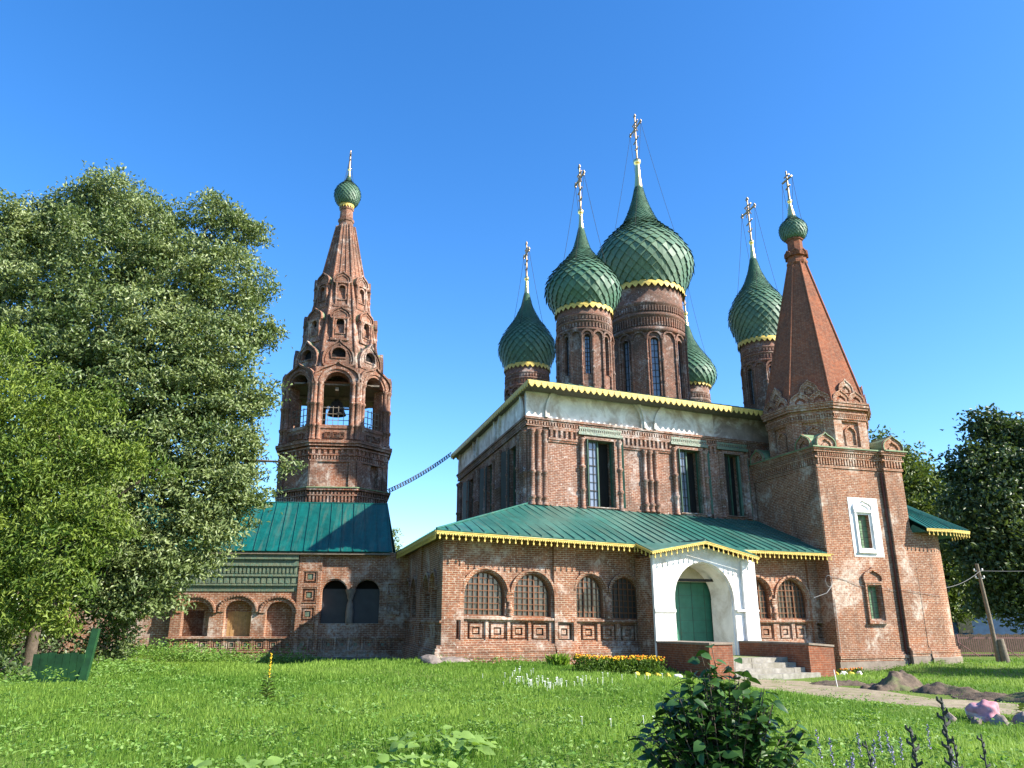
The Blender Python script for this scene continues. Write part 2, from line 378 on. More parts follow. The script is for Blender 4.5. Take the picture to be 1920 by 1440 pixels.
# ------------------------------------------------------------------ church: shared pieces
G0 = (-2.81, 31.61); M0 = (.8035, 38.1447)
UU = Vector((math.cos(math.radians(24)), math.sin(math.radians(24)), 0)); VD = Vector((-math.sin(math.radians(15.4)), math.cos(math.radians(15.4)), 0))
GF = frame(*G0, 24)                                               # gallery front: u right, d inwards, z up
gl0 = Vector((*G0, 0)) + VD * 12.4; GL = frame(gl0.x, gl0.y, -74.6)   # gallery left side: u runs towards the front corner
MF = frame(*M0, 24)
ml0 = Vector((*M0, 0)) + VD * 17.5; ML = frame(ml0.x, ml0.y, -74.6)
def sag(mb):
    mb.V = [(x, y, z - .02 * min(max(x, 0), 9.5)) for x, y, z in mb.V]; return mb
def trim(mb, A, B, nrm, h=.16, sp=.28, drop=.15, style='drop'):
    A = Vector(A); B = Vector(B); L = (B - A).length; t = (B - A) / L; nrm = Vector(nrm).normalized() * .035; up = Vector((0, 0, 1))
    def slab(a, b, z0, z1, off=0, th=1):
        o = nrm * off; q = nrm * th
        mb.hexa([a + o - up * z0, b + o - up * z0, b + o + q - up * z0, a + o + q - up * z0, a + o - up * z1, b + o - up * z1, b + o + q - up * z1, a + o + q - up * z1])
    slab(A, B, h, 0)
    if style == 'drop':
        slab(A, B, h * .35, 0, 1.05, .5)
        m = max(2, int(L / (sp / 2.5)))
        for k in range(m):                       # fine fretwork teeth under the board
            a = A + t * (L * (k + .12) / m); b = A + t * (L * (k + .72) / m); slab(a, b, h + .045, h)
        n = max(1, int(L / sp))
        for k in range(n):
            c = A + t * (L * (k + .5) / n); slab(c - t * .014, c + t * .014, h + drop, h + .04)
            a = c - up * (h + drop); e = .042
            mb.hexa([a - up * .085 - t * .018, a - up * .085 + t * .018, a - up * .085 + t * .018 + nrm, a - up * .085 - t * .018 + nrm, a - t * e, a + t * e, a + t * e + nrm, a - t * e + nrm])
    else:
        n = max(1, int(L / sp))
        for k in range(n):
            a = A + t * (L * k / n); b = A + t * (L * (k + 1) / n); c = (a + b) / 2
            for f0, f1, y0, y1 in ((.04, .96, .0, .5), (.2, .8, .5, .8), (.36, .64, .8, 1.0)):
                p = a.lerp(b, f0); q = a.lerp(b, f1); slab(p, q, h + drop * y1, h + drop * y0)
def seams(mb, e0, e1, t0, t1, n, clip=None, w=.018, h=.045):
    e0, e1, t0, t1 = map(Vector, (e0, e1, t0, t1))
    for k in range(n + 1):
        f = k / n; a = e0.lerp(e1, f); b = t0.lerp(t1, f); d = (b - a); s_ = (e1 - e0).normalized() * w
        nn = (e1 - e0).cross(d).normalized(); nn = nn if nn.z > 0 else -nn
        mb.hexa([a - s_, a + s_, b + s_, b - s_, a - s_ + nn * h, a + s_ + nn * h, b + s_ + nn * h, b - s_ + nn * h])
def slabroof(mb, pts, th=.05):
    nn = (Vector(pts[1]) - Vector(pts[0])).cross(Vector(pts[2]) - Vector(pts[0])).normalized(); nn = nn if nn.z > 0 else -nn
    lo = [Vector(p) - nn * th for p in pts]; mb.face(pts); mb.face(lo[::-1]); n = len(pts)
    for k in range(n): mb.face([pts[k], pts[(k + 1) % n], lo[(k + 1) % n], lo[k]])
def dentils(mb, u0, u1, z0, z1, d, dep, sp, fill=.55):
    n = max(1, int((u1 - u0) / sp))
    for k in range(n):
        a = u0 + (u1 - u0) * (k + (1 - fill) / 2) / n; mb.box(a, a + (u1 - u0) / n * fill, d - dep, d + .02, z0, z1)

church = thing('church', 'large old red brick church with five green onion domes and a low gallery under a green roof', 'church', (*G0, 0))

# ---- gallery walls
WINS = [(1.0, 2.81, 1.74, 3.50), (3.22, 4.96, 1.74, 3.50), (6.2, 7.55, 1.74, 3.52), (7.97, 9.39, 1.74, 3.54)]
RWINS = [(15.45, 16.95, 1.76, 3.62), (17.42, 19.35, 1.76, 3.64)]
PAN = [(.1, .82), (1.13, 1.95), (2.06, 2.92), (3.03, 3.88), (3.99, 4.86), (5.2, 5.98), (6.35, 7.2), (7.35, 8.2), (8.35, 9.2), (15.35, 16.0), (16.15, 17.05), (17.4, 18.2), (18.4, 19.25), (19.72, 20.3)]
def panhole(a, b): return rect(a, b, .78, 1.56)
mb = MB()
wh = [archhole(*q) for q in WINS + RWINS]; door_hole = rect(10.9, 13.8, -.3, 3.5)
mb.wall(rect(.06, 21.2, -1.5, 4.95), wh + [door_hole] + [panhole(*q) for q in PAN], .12, .30)
mb.wall(rect(.14, 21.2, -1.5, 4.95), wh + [door_hole], .30, .75)
for a, b in ((0, .95), (5.07, 6.13), (9.5, 10.3), (19.5, 20.45)):
    mb.wall(rect(a, b, .55, 4.90), [panhole(*q) for q in PAN if a <= q[0] and q[1] <= b], 0, .12)
for a, b in PAN:
    c = (a + b) / 2; hw = (b - a) * .33
    mb.sweep([(a, .78), (b, .78), (b, 1.56), (a, 1.56)], -.0, .07, .06 if (b < .95 or 5 < a < 6.1 or a > 19.6) else .17, .30, True)
    mb.wall(rect(c - hw, c + hw, .88, 1.42), [rect(c - hw * .6, c + hw * .6, 1.0, 1.30)], .15, .31)
    mb.box(c - hw * .4, c + hw * .4, .2, .32, 1.06, 1.24)
for q in WINS + RWINS:                                           # arch mouldings
    r = (q[1] - q[0]) / 2; c = (q[0] + q[1]) / 2
    p = arc(c, q[3] - r, r, 0, 180, 16)
    mb.sweep(p, -.20, -.10, .0, .2); mb.sweep(p, -.11, -.04, .06, .2)
for u in (3.015, 7.76, 17.19):                                   # piers with capital and base between paired windows
    mb.box(u - .17, u + .17, .03, .2, 2.46, 2.62); mb.box(u - .13, u + .13, .05, .2, 2.33, 2.46); mb.box(u - .15, u + .15, .0, .2, 2.62, 2.70)
    mb.lathe([(.12, 1.74), (.14, 1.84), (.1, 1.95), (.16, 2.0), (.16, 2.06), (.1, 2.1), (.1, 2.33)], 10, (u, .1))
for a, b in ((.96, 5.06), (6.14, 9.49), (15.0, 19.49)): mb.box(a, b, .02, .2, 1.60, 1.70)
sag(mb)
for a, b in ((-.14, 5.0), (5.07, 6.15), (6.2, 9.9), (14.7, 20.6)):   # plinth mouldings
    z = -.02 * min(a + 1, 9.5)
    e = .03 if a in (5.07,) else 0
    for k, (z0, z1, dd) in enumerate(((.48, .60, .06), (.36, .48, .13), (.30, .36, .17), (.17, .30, .15), (.10, .17, .20), (-1.4, .10, .18))):
        mb.box(a - (dd if a < 0 else 0), b, -dd - e, .2, z0 + z, z1 + z)
obj('gallery_wall', mb, 'brick', church, GF)
# left side of the gallery (in shade)
LW = [(12.4 - b, 12.4 - a, 1.62, 3.42) for a, b in ((1.25, 2.65), (2.95, 4.55), (6.75, 8.35), (8.95, 10.7))]
mb = MB(); mb.wall(rect(0, 12.4, -1.5, 4.95), [archhole(*q) for q in LW], 0, .6)
for q in LW:
    r = (q[1] - q[0]) / 2; mb.sweep(arc((q[0] + q[1]) / 2, q[3] - r, r, 0, 180, 14), -.2, -.06, -.1, .05)
mb.box(12.4 - 6.3, 12.4 - 5.2, -.1, .1, -1.4, 4.9); mb.box(0, 12.55, -.14, .1, .2, .34); mb.box(0, 12.55, -.19, .1, -1.4, .2); mb.box(0, 12.4, -.08, .1, 1.42, 1.52)
for k in range(13):
    u = .4 + k * .92
    mb.sweep([(u, .78), (u + .7, .78), (u + .7, 1.32), (u, 1.32)], 0, .07, -.05, .05, True)
obj('gallery_wall', mb, 'brick', church, GL, 'shaded side wall of the gallery')

# ---- gallery windows: brown glazing bars with a dusty pane each on the front
def gwindow(q, Mw, fn=lambda m: m, depth=.30, mats=('brown_frame', 'glass')):
    u0, u1, z0, zt = q; r = (u1 - u0) / 2; c = (u0 + u1) / 2; zs = zt - r; mb = MB()
    mb.sweep([(u0, z0), (u1, z0)] + arc(c, zs, r, 0, 180, 16), 0, .05, depth - .03, depth + .04, True)
    nb = max(5, round((u1 - u0) / .24)); b0 = round(nb * .36); b1 = round(nb * .64)
    for k in range(1, nb):
        u = u0 + (u1 - u0) * k / nb; top = zs + math.sqrt(max(0, r * r - (u - c) ** 2)); ww = .024 if k in (b0, b1) else .011
        mb.box(u - ww, u + ww, depth - .02 - (ww > .02) * .015, depth + .02, z0 + .02, top - .01)
    nz = 7
    for k in range(1, nz):
        z = z0 + (zt - z0) * k / nz; hw = r - .01 if z <= zs else math.sqrt(max(0, r * r - (z - zs) ** 2)) - .01
        ww = .022 if k in (1, 5) else .013; mb.box(c - hw, c + hw, depth - .024, depth + .016, z - ww, z + ww)
    o = obj('window', fn(mb), mats[0], church, Mw)
    p = MB(); p.wall([(u0 + .01, z0 + .01), (u1 - .01, z0 + .01)] + arc(c, zs, r - .01, 0, 180, 16), [], depth + .045, depth + .055)
    obj('pane', fn(p), mats[1], o, Mw)
for q in WINS + RWINS: gwindow(q, GF, sag)
for q in LW: gwindow(q, GL, depth=.42, mats=('iron', 'dark'))  # side bars and panes coloured near black to stand in for shade

# ---- gallery roof
e0 = Vector((-.62, -.92, 5.0)); e1 = Vector((8.75, -.92, 4.78)); e2 = Vector((14.45, -.92, 4.76)); e3 = Vector((20.75, -.92, 4.75))
j0 = Vector((5.28 - .0, 4.51, 6.98)); 
GFi = GF.inverted(); j0 = GFi @ (MF @ Vector((-.05, -.02, 7.08))); j1 = GFi @ (MF @ Vector((17.4, -.02, 6.92)))
le = GFi @ (GL @ Vector((.2, -.62, 5.0))); lj = GFi @ (ML @ Vector((5, -.02, 7.08)))
mb = MB(); jm = j0.lerp(j1, .42); slabroof(mb, [e0, e1, jm, j0]); slabroof(mb, [e1, e3, Vector((23.0, 2.0, 5.75)), j1, jm]); slabroof(mb, [e0, j0, lj, le])
nS = 41
for k in range(nS + 1):                                          # standing seams running up the slope (they follow the fall of the sheet)
    f = k / nS; a = e0.lerp(e3, f); a.z = (e0.z + (e1.z - e0.z) * (a.x - e0.x) / (e1.x - e0.x)) if a.x < e1.x else (e1.z + (e3.z - e1.z) * (a.x - e1.x) / (e3.x - e1.x)); up_ = (j0 - Vector((j0.x, e0.y, 0)))
    b = j0.lerp(j1, (k * .5 + .2 - (j0.x - e0.x)) / 16.5)if a.x > j0.x - 1 else None
    sl = (j0.z - e0.z) / (j0.y - e0.y); x = a.x
    if x < j0.x: fr = (x - e0.x) / (j0.x - e0.x); y1 = e0.y + (j0.y - e0.y) * fr
    else: y1 = j0.y
    if y1 - a.y < .3: continue
    zj = j0.z + (j1.z - j0.z) * max(0, x - j0.x) / (j1.x - j0.x); zt = a.z + (zj - a.z) * (y1 - e0.y) / (j0.y - e0.y)
    hx = .018; p = [Vector((x - hx, a.y, a.z)), Vector((x + hx, a.y, a.z)), Vector((x + hx, y1, zt)), Vector((x - hx, y1, zt))]
    mb.hexa([q - Vector((0, 0, .06)) for q in p] + [q + Vector((0, 0, .05)) for q in p])
for k in range(1, 24):
    f = k / 24; a = e0.lerp(le, f); b = j0.lerp(lj, f); nn = Vector((-.3, 0, .95)); s_ = (le - e0).normalized() * .016
    mb.hexa([a - s_, a + s_, b + s_, b - s_, a - s_ + nn * .045, a + s_ + nn * .045, b + s_ + nn * .045, b - s_ + nn * .045])
a, b = e0 + Vector((0, 0, .03)), j0 + Vector((0, 0, .03)); mb.tube([a, b], .05, 6)
groof = obj('gallery_roof', mb, 'roof', church, GF)
mb = MB()
trim(mb, e0 + Vector((0, 0, -.06)), e1 + Vector((0, 0, -.06)), (0, -1, 0), .085, .27)
trim(mb, e0 + Vector((0, 0, -.06)), le + Vector((0, 0, -.06)), (-1, 0, 0), .085, .27)
obj('eave_trim', mb, 'gold_paint', church, GF); mb = MB(); trim(mb, e2 + Vector((0, 0, -.06)), e3 + Vector((-.1, 0, -.06)), (0, -1, 0), .085, .27)
obj('eave_trim', mb, 'gold_paint', church, GF)
mb = MB(); mb.face([e0 + Vector((.03, .03, -.2)), Vector((21, -.89, 4.55)), Vector((21, .2, 4.7)), Vector((0, .2, 4.85))]); mb.face([e0 + Vector((.03, .03, -.2)), Vector((.1, .2, 4.85)), le + Vector((.8, 0, -.15)), le + Vector((0.03, 0, -.2))])
obj('soffit', mb, M['poletimber'], church, GF)

# ---- porch
mb = MB()
op = [(10.2, -.9), (13.45, -.9), (13.45, 2.4)] + arc(11.825, 2.4, 1.625, 0, 180, 20, 1.62)[1:-1] + [(10.2, 2.4)]
mb.wall([(9.13, -.9), (14.66, -.9), (14.66, 4.15), (11.75, 4.75), (9.13, 4.25)], [op], -1.5, -1.36); mb.sweep(op[2:], 0, .05, -1.36, .08)
mb.wall(rect(13.92, 14.67, -.8, 4.1), [], -1.64, -1.5); mb.box(9.12, 10.2, -1.56, -1.5, 1.85, 1.98); mb.box(13.45, 14.69, -1.67, -1.5, 1.88, 1.97)
mb.box(14.0, 14.05, -1.655, -1.6, .9, 1.5)
porch = obj('porch', mb, 'white', church, GF)
mb = MB(); mb.wall([(9.19, -1.2), (14.6, -1.2), (14.6, 4.12), (11.75, 4.7), (9.19, 4.2)], [op], -1.36, .0); obj('porch_body', mb, 'brick', porch, GF)
mb = MB(); mb.box(13.40, 13.45, -1.36, .1, -.9, 2.4); obj('jamb', mb, M['white'], porch, GF); mb = MB(); mb.box(10.2, 10.25, -1.36, .1, -.9, 2.4); obj('jamb', mb, M['white'], porch, GF)
mb = MB(); mb.box(10.22, 13.43, -.5, -.38, 3.22, 3.34); obj('tie_beam', mb, 'iron', porch, GF)
mb = MB(); mb.box(10.5, 14.0, .25, .35, -.2, 3.4)
door = obj('door', mb, 'green_door', church, GF)
mb = MB()
for k in range(5): mb.box(10.95 + k * .72, 10.97 + k * .72, .235, .25, 0, 3.3)
for k in range(6): mb.box(10.9, 13.8, .237, .249, .4 + k * .55, .415 + k * .55)
obj('door_strap', mb, 'green_shutter', door, GF)
mb = MB(); mb.wall([(10.2, -.5), (13.85, -.5), (13.85, 4.6), (10.2, 4.6)], [rect(10.95, 13.55, -.2, 3.22)], .06, .1); obj('door_surround', mb, plain('ochre_limewash', (.58, .52, .36), .9, .2, 3), porch, GF)
ap = Vector((11.6, -2.1, 4.93)); pl = Vector((8.72, -2.1, 4.40)); pr = Vector((14.55, -2.1, 4.32)); mb = MB()
bk = Vector((11.6, -.3, 4.98)); vl = Vector((8.72, -.9, 4.82)); vr = Vector((14.55, -.9, 4.79))
slabroof(mb, [pl, ap, bk, vl]); slabroof(mb, [ap, pr, vr, bk]); mb.tube([ap + Vector((0, 0, .02)), bk + Vector((0, 0, .02))], .04, 6)
obj('porch_roof', mb, 'roof', porch, GF)
mb = MB(); dz = Vector((0, 0, -.04)); trim(mb, pl + dz, ap + dz, (0, -1, 0), .085, .27); trim(mb, ap + dz, pr + dz, (0, -1, 0), .085, .27); trim(mb, vl + dz, pl + dz, (-1, 0, 0), .085, .27)
trim(mb, vr + dz, pr + dz, (1, 0, 0), .085, .27)
obj('porch_trim', mb, 'gold_paint', porch, GF)

# ---- main block, front
MW = [(3.42, 5.12), (9.3, 10.85), (12.5, 13.75)]
mb = MB(); mh = [rect(a, b, 7.15, 10.72) for a, b in MW]
mb.wall(rect(.0, 22.0, 6.2, 13.3), mh, 0, .8)
for a, b in MW:                                                  # brick surrounds with half columns
    for u in (a - .30, b + .30): mb.colon(u, -.10, 7.0, 10.75, .12, (8.0, 9.2), 10)
    mb.wall(rect(a - .16, b + .16, 7.1, 10.9), [rect(a, b, 7.15, 10.72)], -.12, 0)
for us in ((.2, .56, .92), (7.0, 7.37, 7.74), (15.2, 15.57, 15.94), (20.6, 20.97, 21.34)):
    top = 10.95 if us[0] < 1 else 10.42
    mb.box(us[0] - .2, us[2] + .22, -.06, .0, 7.0, top)
    for u in us: mb.colon(u, -.10, 7.05, top, .125, (7.45, 8.75), 12)
mb.box(11.45, 12.15, -.1, 0, 6.8, 10.5)
zz = [(11.50, 11.62, .22), (11.40, 11.50, .15), (11.14, 11.22, .12), (10.50, 10.62, .12), (10.40, 10.50, .07)]
for z0, z1, dd in zz:
    segs = ((-dd, 22.05),) if z0 > 11.1 else ((1.16, 3.0), (5.62, 9.0), (11.1, 12.1), (14.1, 17.6))
    for a, b in segs: mb.box(a, b, -dd, .01, z0, z1)
dentils(mb, -.1, 17.5, 11.22, 11.40, 0, .14, .16)
for a, b in ((1.2, 3.0), (5.65, 8.95), (11.1, 12.1), (14.1, 17.5)): dentils(mb, a, b, 10.62, 11.14, 0, .1, .26, .45); mb.box(a, b, -.11, .01, 11.02, 11.14)
main = obj('main_wall', mb, 'brick_up', church, MF)
for a, b in MW:
    mb = MB(); mb.box(a - .5, b + .5, -.2, 0, 10.93, 11.1); mb.box(a - .45, b + .45, -.16, 0, 11.24, 11.36); mb.box(a - .45, b + .45, -.05, 0, 11.1, 11.24); dentils(mb, a - .45, b + .45, 11.1, 11.24, -.05, .1, .13)
    obj('window_head', mb, 'tile', main, MF)
mb = MB()
ar = [(.95, 7.15), (7.72, 13.92), (14.5, 20.7)]
def whitelayer(a, b, name, mat, arcs):
    mb = MB(); hs = [[(max(p[0], a + .02), min(p[1], 13.28)) for p in [(c0, 11.64), (c1, 11.64)] + arc((c0 + c1) / 2, 11.9, (c1 - c0) / 2, 0, 180, 22, 2.3)] for c0, c1 in arcs]
    mb.wall(rect(a, b, 11.62, 13.3), [h for h in hs if all(p[0] < b for p in h)], -.16, -.05); mb.box(a, b, -.05, -.002, 11.62, 13.3)
    for c0, c1 in arcs:
        p = [q for q in [(c1, 11.64)] + arc((c0 + c1) / 2, 11.9, (c1 - c0) / 2, 0, 180, 30, 2.3) + [(c0, 11.64)] if q[1] < 13.28 and q[0] < b]
        cut = [k for k in range(1, len(p)) if abs(p[k][0] - p[k - 1][0]) > 1]
        for seg in ([p[:cut[0]], p[cut[0]:]] if cut else [p]):
            if len(seg) > 2: mb.sweep(seg, -.04, .13, -.30, -.05); mb.sweep(seg, .12, .26, -.20, -.05)
    return obj(name, mb, mat, main, MF)
whitelayer(-.14, 10.4, 'whitewashed_frieze', 'white_up', [ar[0], (7.72, 16.9)])
mb = MB(); mb.box(10.4, 11.95, -.05, -.002, 11.62, 13.3); mb.box(10.32, 10.47, -.14, -.05, 11.62, 13.3); obj('whitewashed_frieze', mb, 'white_up', main, MF)
mb = MB(); mb.box(11.95, 22.0, -.05, -.002, 11.62, 13.3); mb.sweep(arc(14.4, 11.6, 3.0, 0, 45, 10, 2.4), -.02, .2, -.2, -.05)
obj('bare_frieze', mb, 'white_lost', main, MF)
# left side
LM = [(17.5 - b, 17.5 - a) for a, b in ((2.0, 3.5), (7.35, 8.85), (12.5, 14.0))]
mb = MB(); mb.wall(rect(0, 17.5, 6.2, 13.3), [rect(a, b, 7.2, 10.6) for a, b in LM], 0, .8)
for a, b in LM:
    for u in (a - .28, b + .28): mb.colon(u, -.03, 7.0, 10.7, .11, (8.0, 9.2), 8)
for z0, z1, dd in zz[:3]: mb.box(-.15, 17.5 + dd, -dd, .01, z0, z1)
dentils(mb, 0, 17.6, 11.22, 11.40, 0, .14, .2)
for c in (17.5 - .55, 17.5 - 5.7, 17.5 - 11.2, .5):
    for q in (-.36, 0, .36): mb.colon(c + q, -.08, 7.05, 10.9, .12, (8.75,), 8)
mleft = obj('main_wall', mb, 'brick_up', church, ML, 'shaded left wall of the main block')
mb = MB(); mb.box(0, 17.66, -.05, -.002, 11.62, 13.3)
for k in range(3):
    c = 17.5 - .3 - 2.75 - k * 5.75; p = [q for q in arc(c, 11.9, 2.55, 0, 180, 30, 2.2) if q[1] < 13.28]
    h = len([q for q in p if q[0] > c])
    mb.sweep([(c + 2.55, 11.62)] + p[:h], -.05, .13, -.2, -.05); mb.sweep(p[h:] + [(c - 2.55, 11.62)], -.05, .13, -.2, -.05)
obj('whitewashed_frieze', mb, 'white_up', mleft, ML)

# ---- big casement windows with folded metal shutters
def casement(a, b, z0, z1, Mw, owner, kind):
    mb = MB(); d = .26; mb.sweep(rect(a, b, z0, z1), 0, .07, d - .05, d + .06, True); c = (a + b) / 2
    mb.box(c - .04, c + .04, d - .04, d + .05, z0, z1)
    o = obj('window', mb, 'green_shutter', owner, Mw)
    g_ = MB(); n = 8
    for k in range(1, n): g_.box(a + .06, c, d - .01, d + .02, z0 + (z1 - z0) * k / n - (.022 if k % 3 == 2 else .01), z0 + (z1 - z0) * k / n + (.022 if k % 3 == 2 else .01))
    for f in (.34, .67): g_.box(a + (c - a) * f + .02, a + (c - a) * f + .045, d - .01, d + .02, z0, z1)
    obj('glazing_bar', g_, 'iron', o, Mw)
    p = MB(); p.hexa([(a + .05, d + .03, z0 + .05), (c - .03, d + .05, z0 + .05), (c - .03, d + .07, z0 + .05), (a + .05, d + .05, z0 + .05), (a + .05, d + .03, z1 - .05), (c - .03, d + .05, z1 - .05), (c - .03, d + .07, z1 - .05), (a + .05, d + .05, z1 - .05)])
    obj('pane', p, 'glass_sky' if kind == 0 else 'glass', o, Mw)
    p = MB(); p.box(c + .03, b - .05, d + .3, d + .32, z0 + .05, z1 - .05); obj('painted_dark_opening', p, 'dark', o, Mw)  # near-black sheet painted in for the unlit room
    sh = MB()
    wd = (b - a) * .48
    if kind == 0:      # left leaf swung straight out, right leaf folded back against the brick
        sh.box(a - .03, a + .01, -.24, .2, z0, z1); sh.hexa([(b - .02, .1, z0), (b + .5, -.24, z0), (b + .5, -.21, z0), (b - .02, .13, z0), (b - .02, .1, z1), (b + .5, -.24, z1), (b + .5, -.21, z1), (b - .02, .13, z1)])
    elif kind == 1:
        sh.hexa([(b - .1, .12, z0), (b + .42, -.2, z0), (b + .42, -.17, z0), (b - .1, .15, z0), (b - .1, .12, z1), (b + .42, -.2, z1), (b + .42, -.17, z1), (b - .1, .15, z1)])
    else:
        sh.hexa([(a, -.02, z0), (a - .95, -.22, z0), (a - .95, -.25, z0), (a, -.05, z0), (a, -.02, z1), (a - .95, -.22, z1), (a - .95, -.25, z1), (a, -.05, z1)])
    obj('shutter', sh, 'green_shutter' if kind < 2 else 'shade_green', o, Mw)
for k, (a, b) in enumerate(MW): casement(a, b, 7.15, 10.72, MF, church, 0 if k < 2 else 1)
for k, (a, b) in enumerate(LM): casement(a, b, 7.2, 10.6, ML, church, 2)

# ---- main roof with fretwork eaves
mb = MB(); E = [MF @ Vector(p) for p in ((-.55, -1.3, 13.24), (22.6, -1.3, 13.24))]
bl = Vector((*M0, 0)) + VD * 18.2 - UU * .55; br = bl + UU * 23.15; bl.z = br.z = 13.24
ctr = Vector((*M0, 0)) + UU * 12.4 + VD * 8.75; ra = ctr - UU * 3; rb = ctr + UU * 3; ra.z = rb.z = 16.5
slabroof(mb, [E[0], E[1], rb, ra], .06); slabroof(mb, [E[0], ra, bl], .06); slabroof(mb, [bl, ra, rb, br], .06); slabroof(mb, [E[1], br, rb], .06)
seams(mb, E[0].lerp(E[1], .1), E[0].lerp(E[1], .9), ra - UU * 1.0, rb + UU * 1.0, 30)
obj('main_roof', mb, 'roof_dark', church, Matrix())
mb = MB(); dz = Vector((0, 0, -.04)); trim(mb, E[0] + dz, E[1] + dz, -VD, .075, .36, .27, 'scallop'); trim(mb, E[0] + dz, bl + dz, -UU, .075, .36, .27, 'scallop')
trim(mb, bl + dz, bl + UU * 3 + dz, VD, .075, .36, .27, 'scallop')
obj('eave_trim', mb, 'gold_paint', church, Matrix())
mb = MB(); mb.face([p - Vector((0, 0, .28)) for p in (E[0] + UU * .05, E[1], E[1] + VD * 1.2, E[0] + VD * 1.2 + UU * .7)])
mb.face([p - Vector((0, 0, .29)) for p in (E[0] + UU * .05, E[0] + VD * 1.2 + UU * .7, bl - VD * .6 + UU * .7, bl + UU * .05)])
obj('soffit', mb, 'poletimber', church, Matrix())

# ---- drums, onion domes, finials, crosses
def interp(prof, n):
    z = [p[1] for p in prof]; L = [0]
    for k in range(1, len(prof)): L.append(L[-1] + math.hypot(prof[k][0] - prof[k - 1][0], prof[k][1] - prof[k - 1][1]))
    r = [p[0] for p in prof]; s_ = np.linspace(0, L[-1], n)
    rr = np.interp(s_, L, r); zz_ = np.interp(s_, L, z)
    for _ in range(max(2, n // 14)): rr[1:-1] = (rr[:-2] + 2 * rr[1:-1] + rr[2:]) / 4; zz_[1:-1] = (zz_[:-2] + 2 * zz_[1:-1] + zz_[2:]) / 4
    return rr, zz_
def onion(mb, prof, c, nscale, lift=.13):
    rr, zz_ = interp(prof, 140); S = np.concatenate([[0], np.cumsum(np.hypot(np.diff(rr), np.diff(zz_)))])
    mb.lathe([(max(.001, r - .03), z) for r, z in zip(rr[::4], zz_[::4])] + [(rr[-1], zz_[-1])], 48, c)
    f = lambda s_: (float(np.interp(s_, S, rr)), float(np.interp(s_, S, zz_)))
    rows = [0.0]
    while rows[-1] < S[-1] - .1 and len(rows) < 220: rows.append(rows[-1] + max(.035, PI * f(rows[-1])[0] / nscale * 1.08))
    def pt(i, k, off):
        r, z = f(rows[i]); r2, z2 = f(min(rows[i] + .05, S[-1])); t = Vector((r2 - r, z2 - z)); t = t.normalized() if t.length > 1e-6 else Vector((0, 1))
        a = 2 * PI * k / nscale; r += off * t.y; z -= off * t.x; return (c[0] + r * math.cos(a), c[1] + r * math.sin(a), z)
    sz = [PI * max(.12, f(rows[i])[0]) / nscale for i in range(len(rows))]
    for i in range(len(rows) - 2):
        for k in range(nscale):
            kk = k + (.5 if i % 2 else 0); h = lift * min(1, sz[i] / .25)
            jt = h * rnd.uniform(.6, 1.45); tl = pt(i + 1, kk - .5, h * .42); tr = pt(i + 1, kk + .5, h * .42)
            mb.face([pt(i, kk, jt), tr, pt(i + 2, kk, -.005), tl])
def ornate_cross(mb, c, z0, z1, dirv, ornate=True):
    H = z1 - z0; cx, cy = c; d = Vector(dirv)
    def bar(za, zb, s0, s1, t=.035, r=.03):
        r *= 1.7
        a = Vector((cx, cy, za)) + d * s0; b = Vector((cx, cy, zb)) + d * s1; mb.tube([a, b], r, 6)
    mb.tube([(cx, cy, z0), (cx, cy, z1)], .075, 6, .05)
    w_ = H * .24; zc = z0 + H * .70
    bar(zc, zc, -w_, w_, r=.04); bar(z0 + H * .83, z0 + H * .83, -w_ * .5, w_ * .5, r=.03); bar(z0 + H * .40, z0 + H * .46, -w_ * .45, w_ * .45, r=.03)
    if ornate:
        for s_, z in ((-w_, zc), (w_, zc), (0, z1 - .05)):
            for q in ((.09, 0), (-.09, 0), (0, .11), (0, -.11)):
                p = Vector((cx, cy, z + q[1])) + d * (s_ + q[0]); mb.tube([p - Vector((0, 0, .06)), p + Vector((0, 0, .06))], .065, 6)
        for s1 in (-1, 1):
            for s2 in (-1, 1): bar(zc, zc + s2 * H * .12, s1 * w_ * .1, s1 * w_ * .42, r=.022)
        for k in range(10): a0 = 2 * PI * k / 10; a1 = a0 + 2 * PI / 10; bar(zc + math.sin(a0) * H * .07, zc + math.sin(a1) * H * .07, math.cos(a0) * H * .07, math.cos(a1) * H * .07, r=.022)
        for k in range(6): a0 = PI + PI * k / 6; a1 = a0 + PI / 6; bar(z0 + H * .26 + math.sin(a0) * .2, z0 + H * .26 + math.sin(a1) * .2, math.cos(a0) * .24, math.cos(a1) * .24, r=.025)
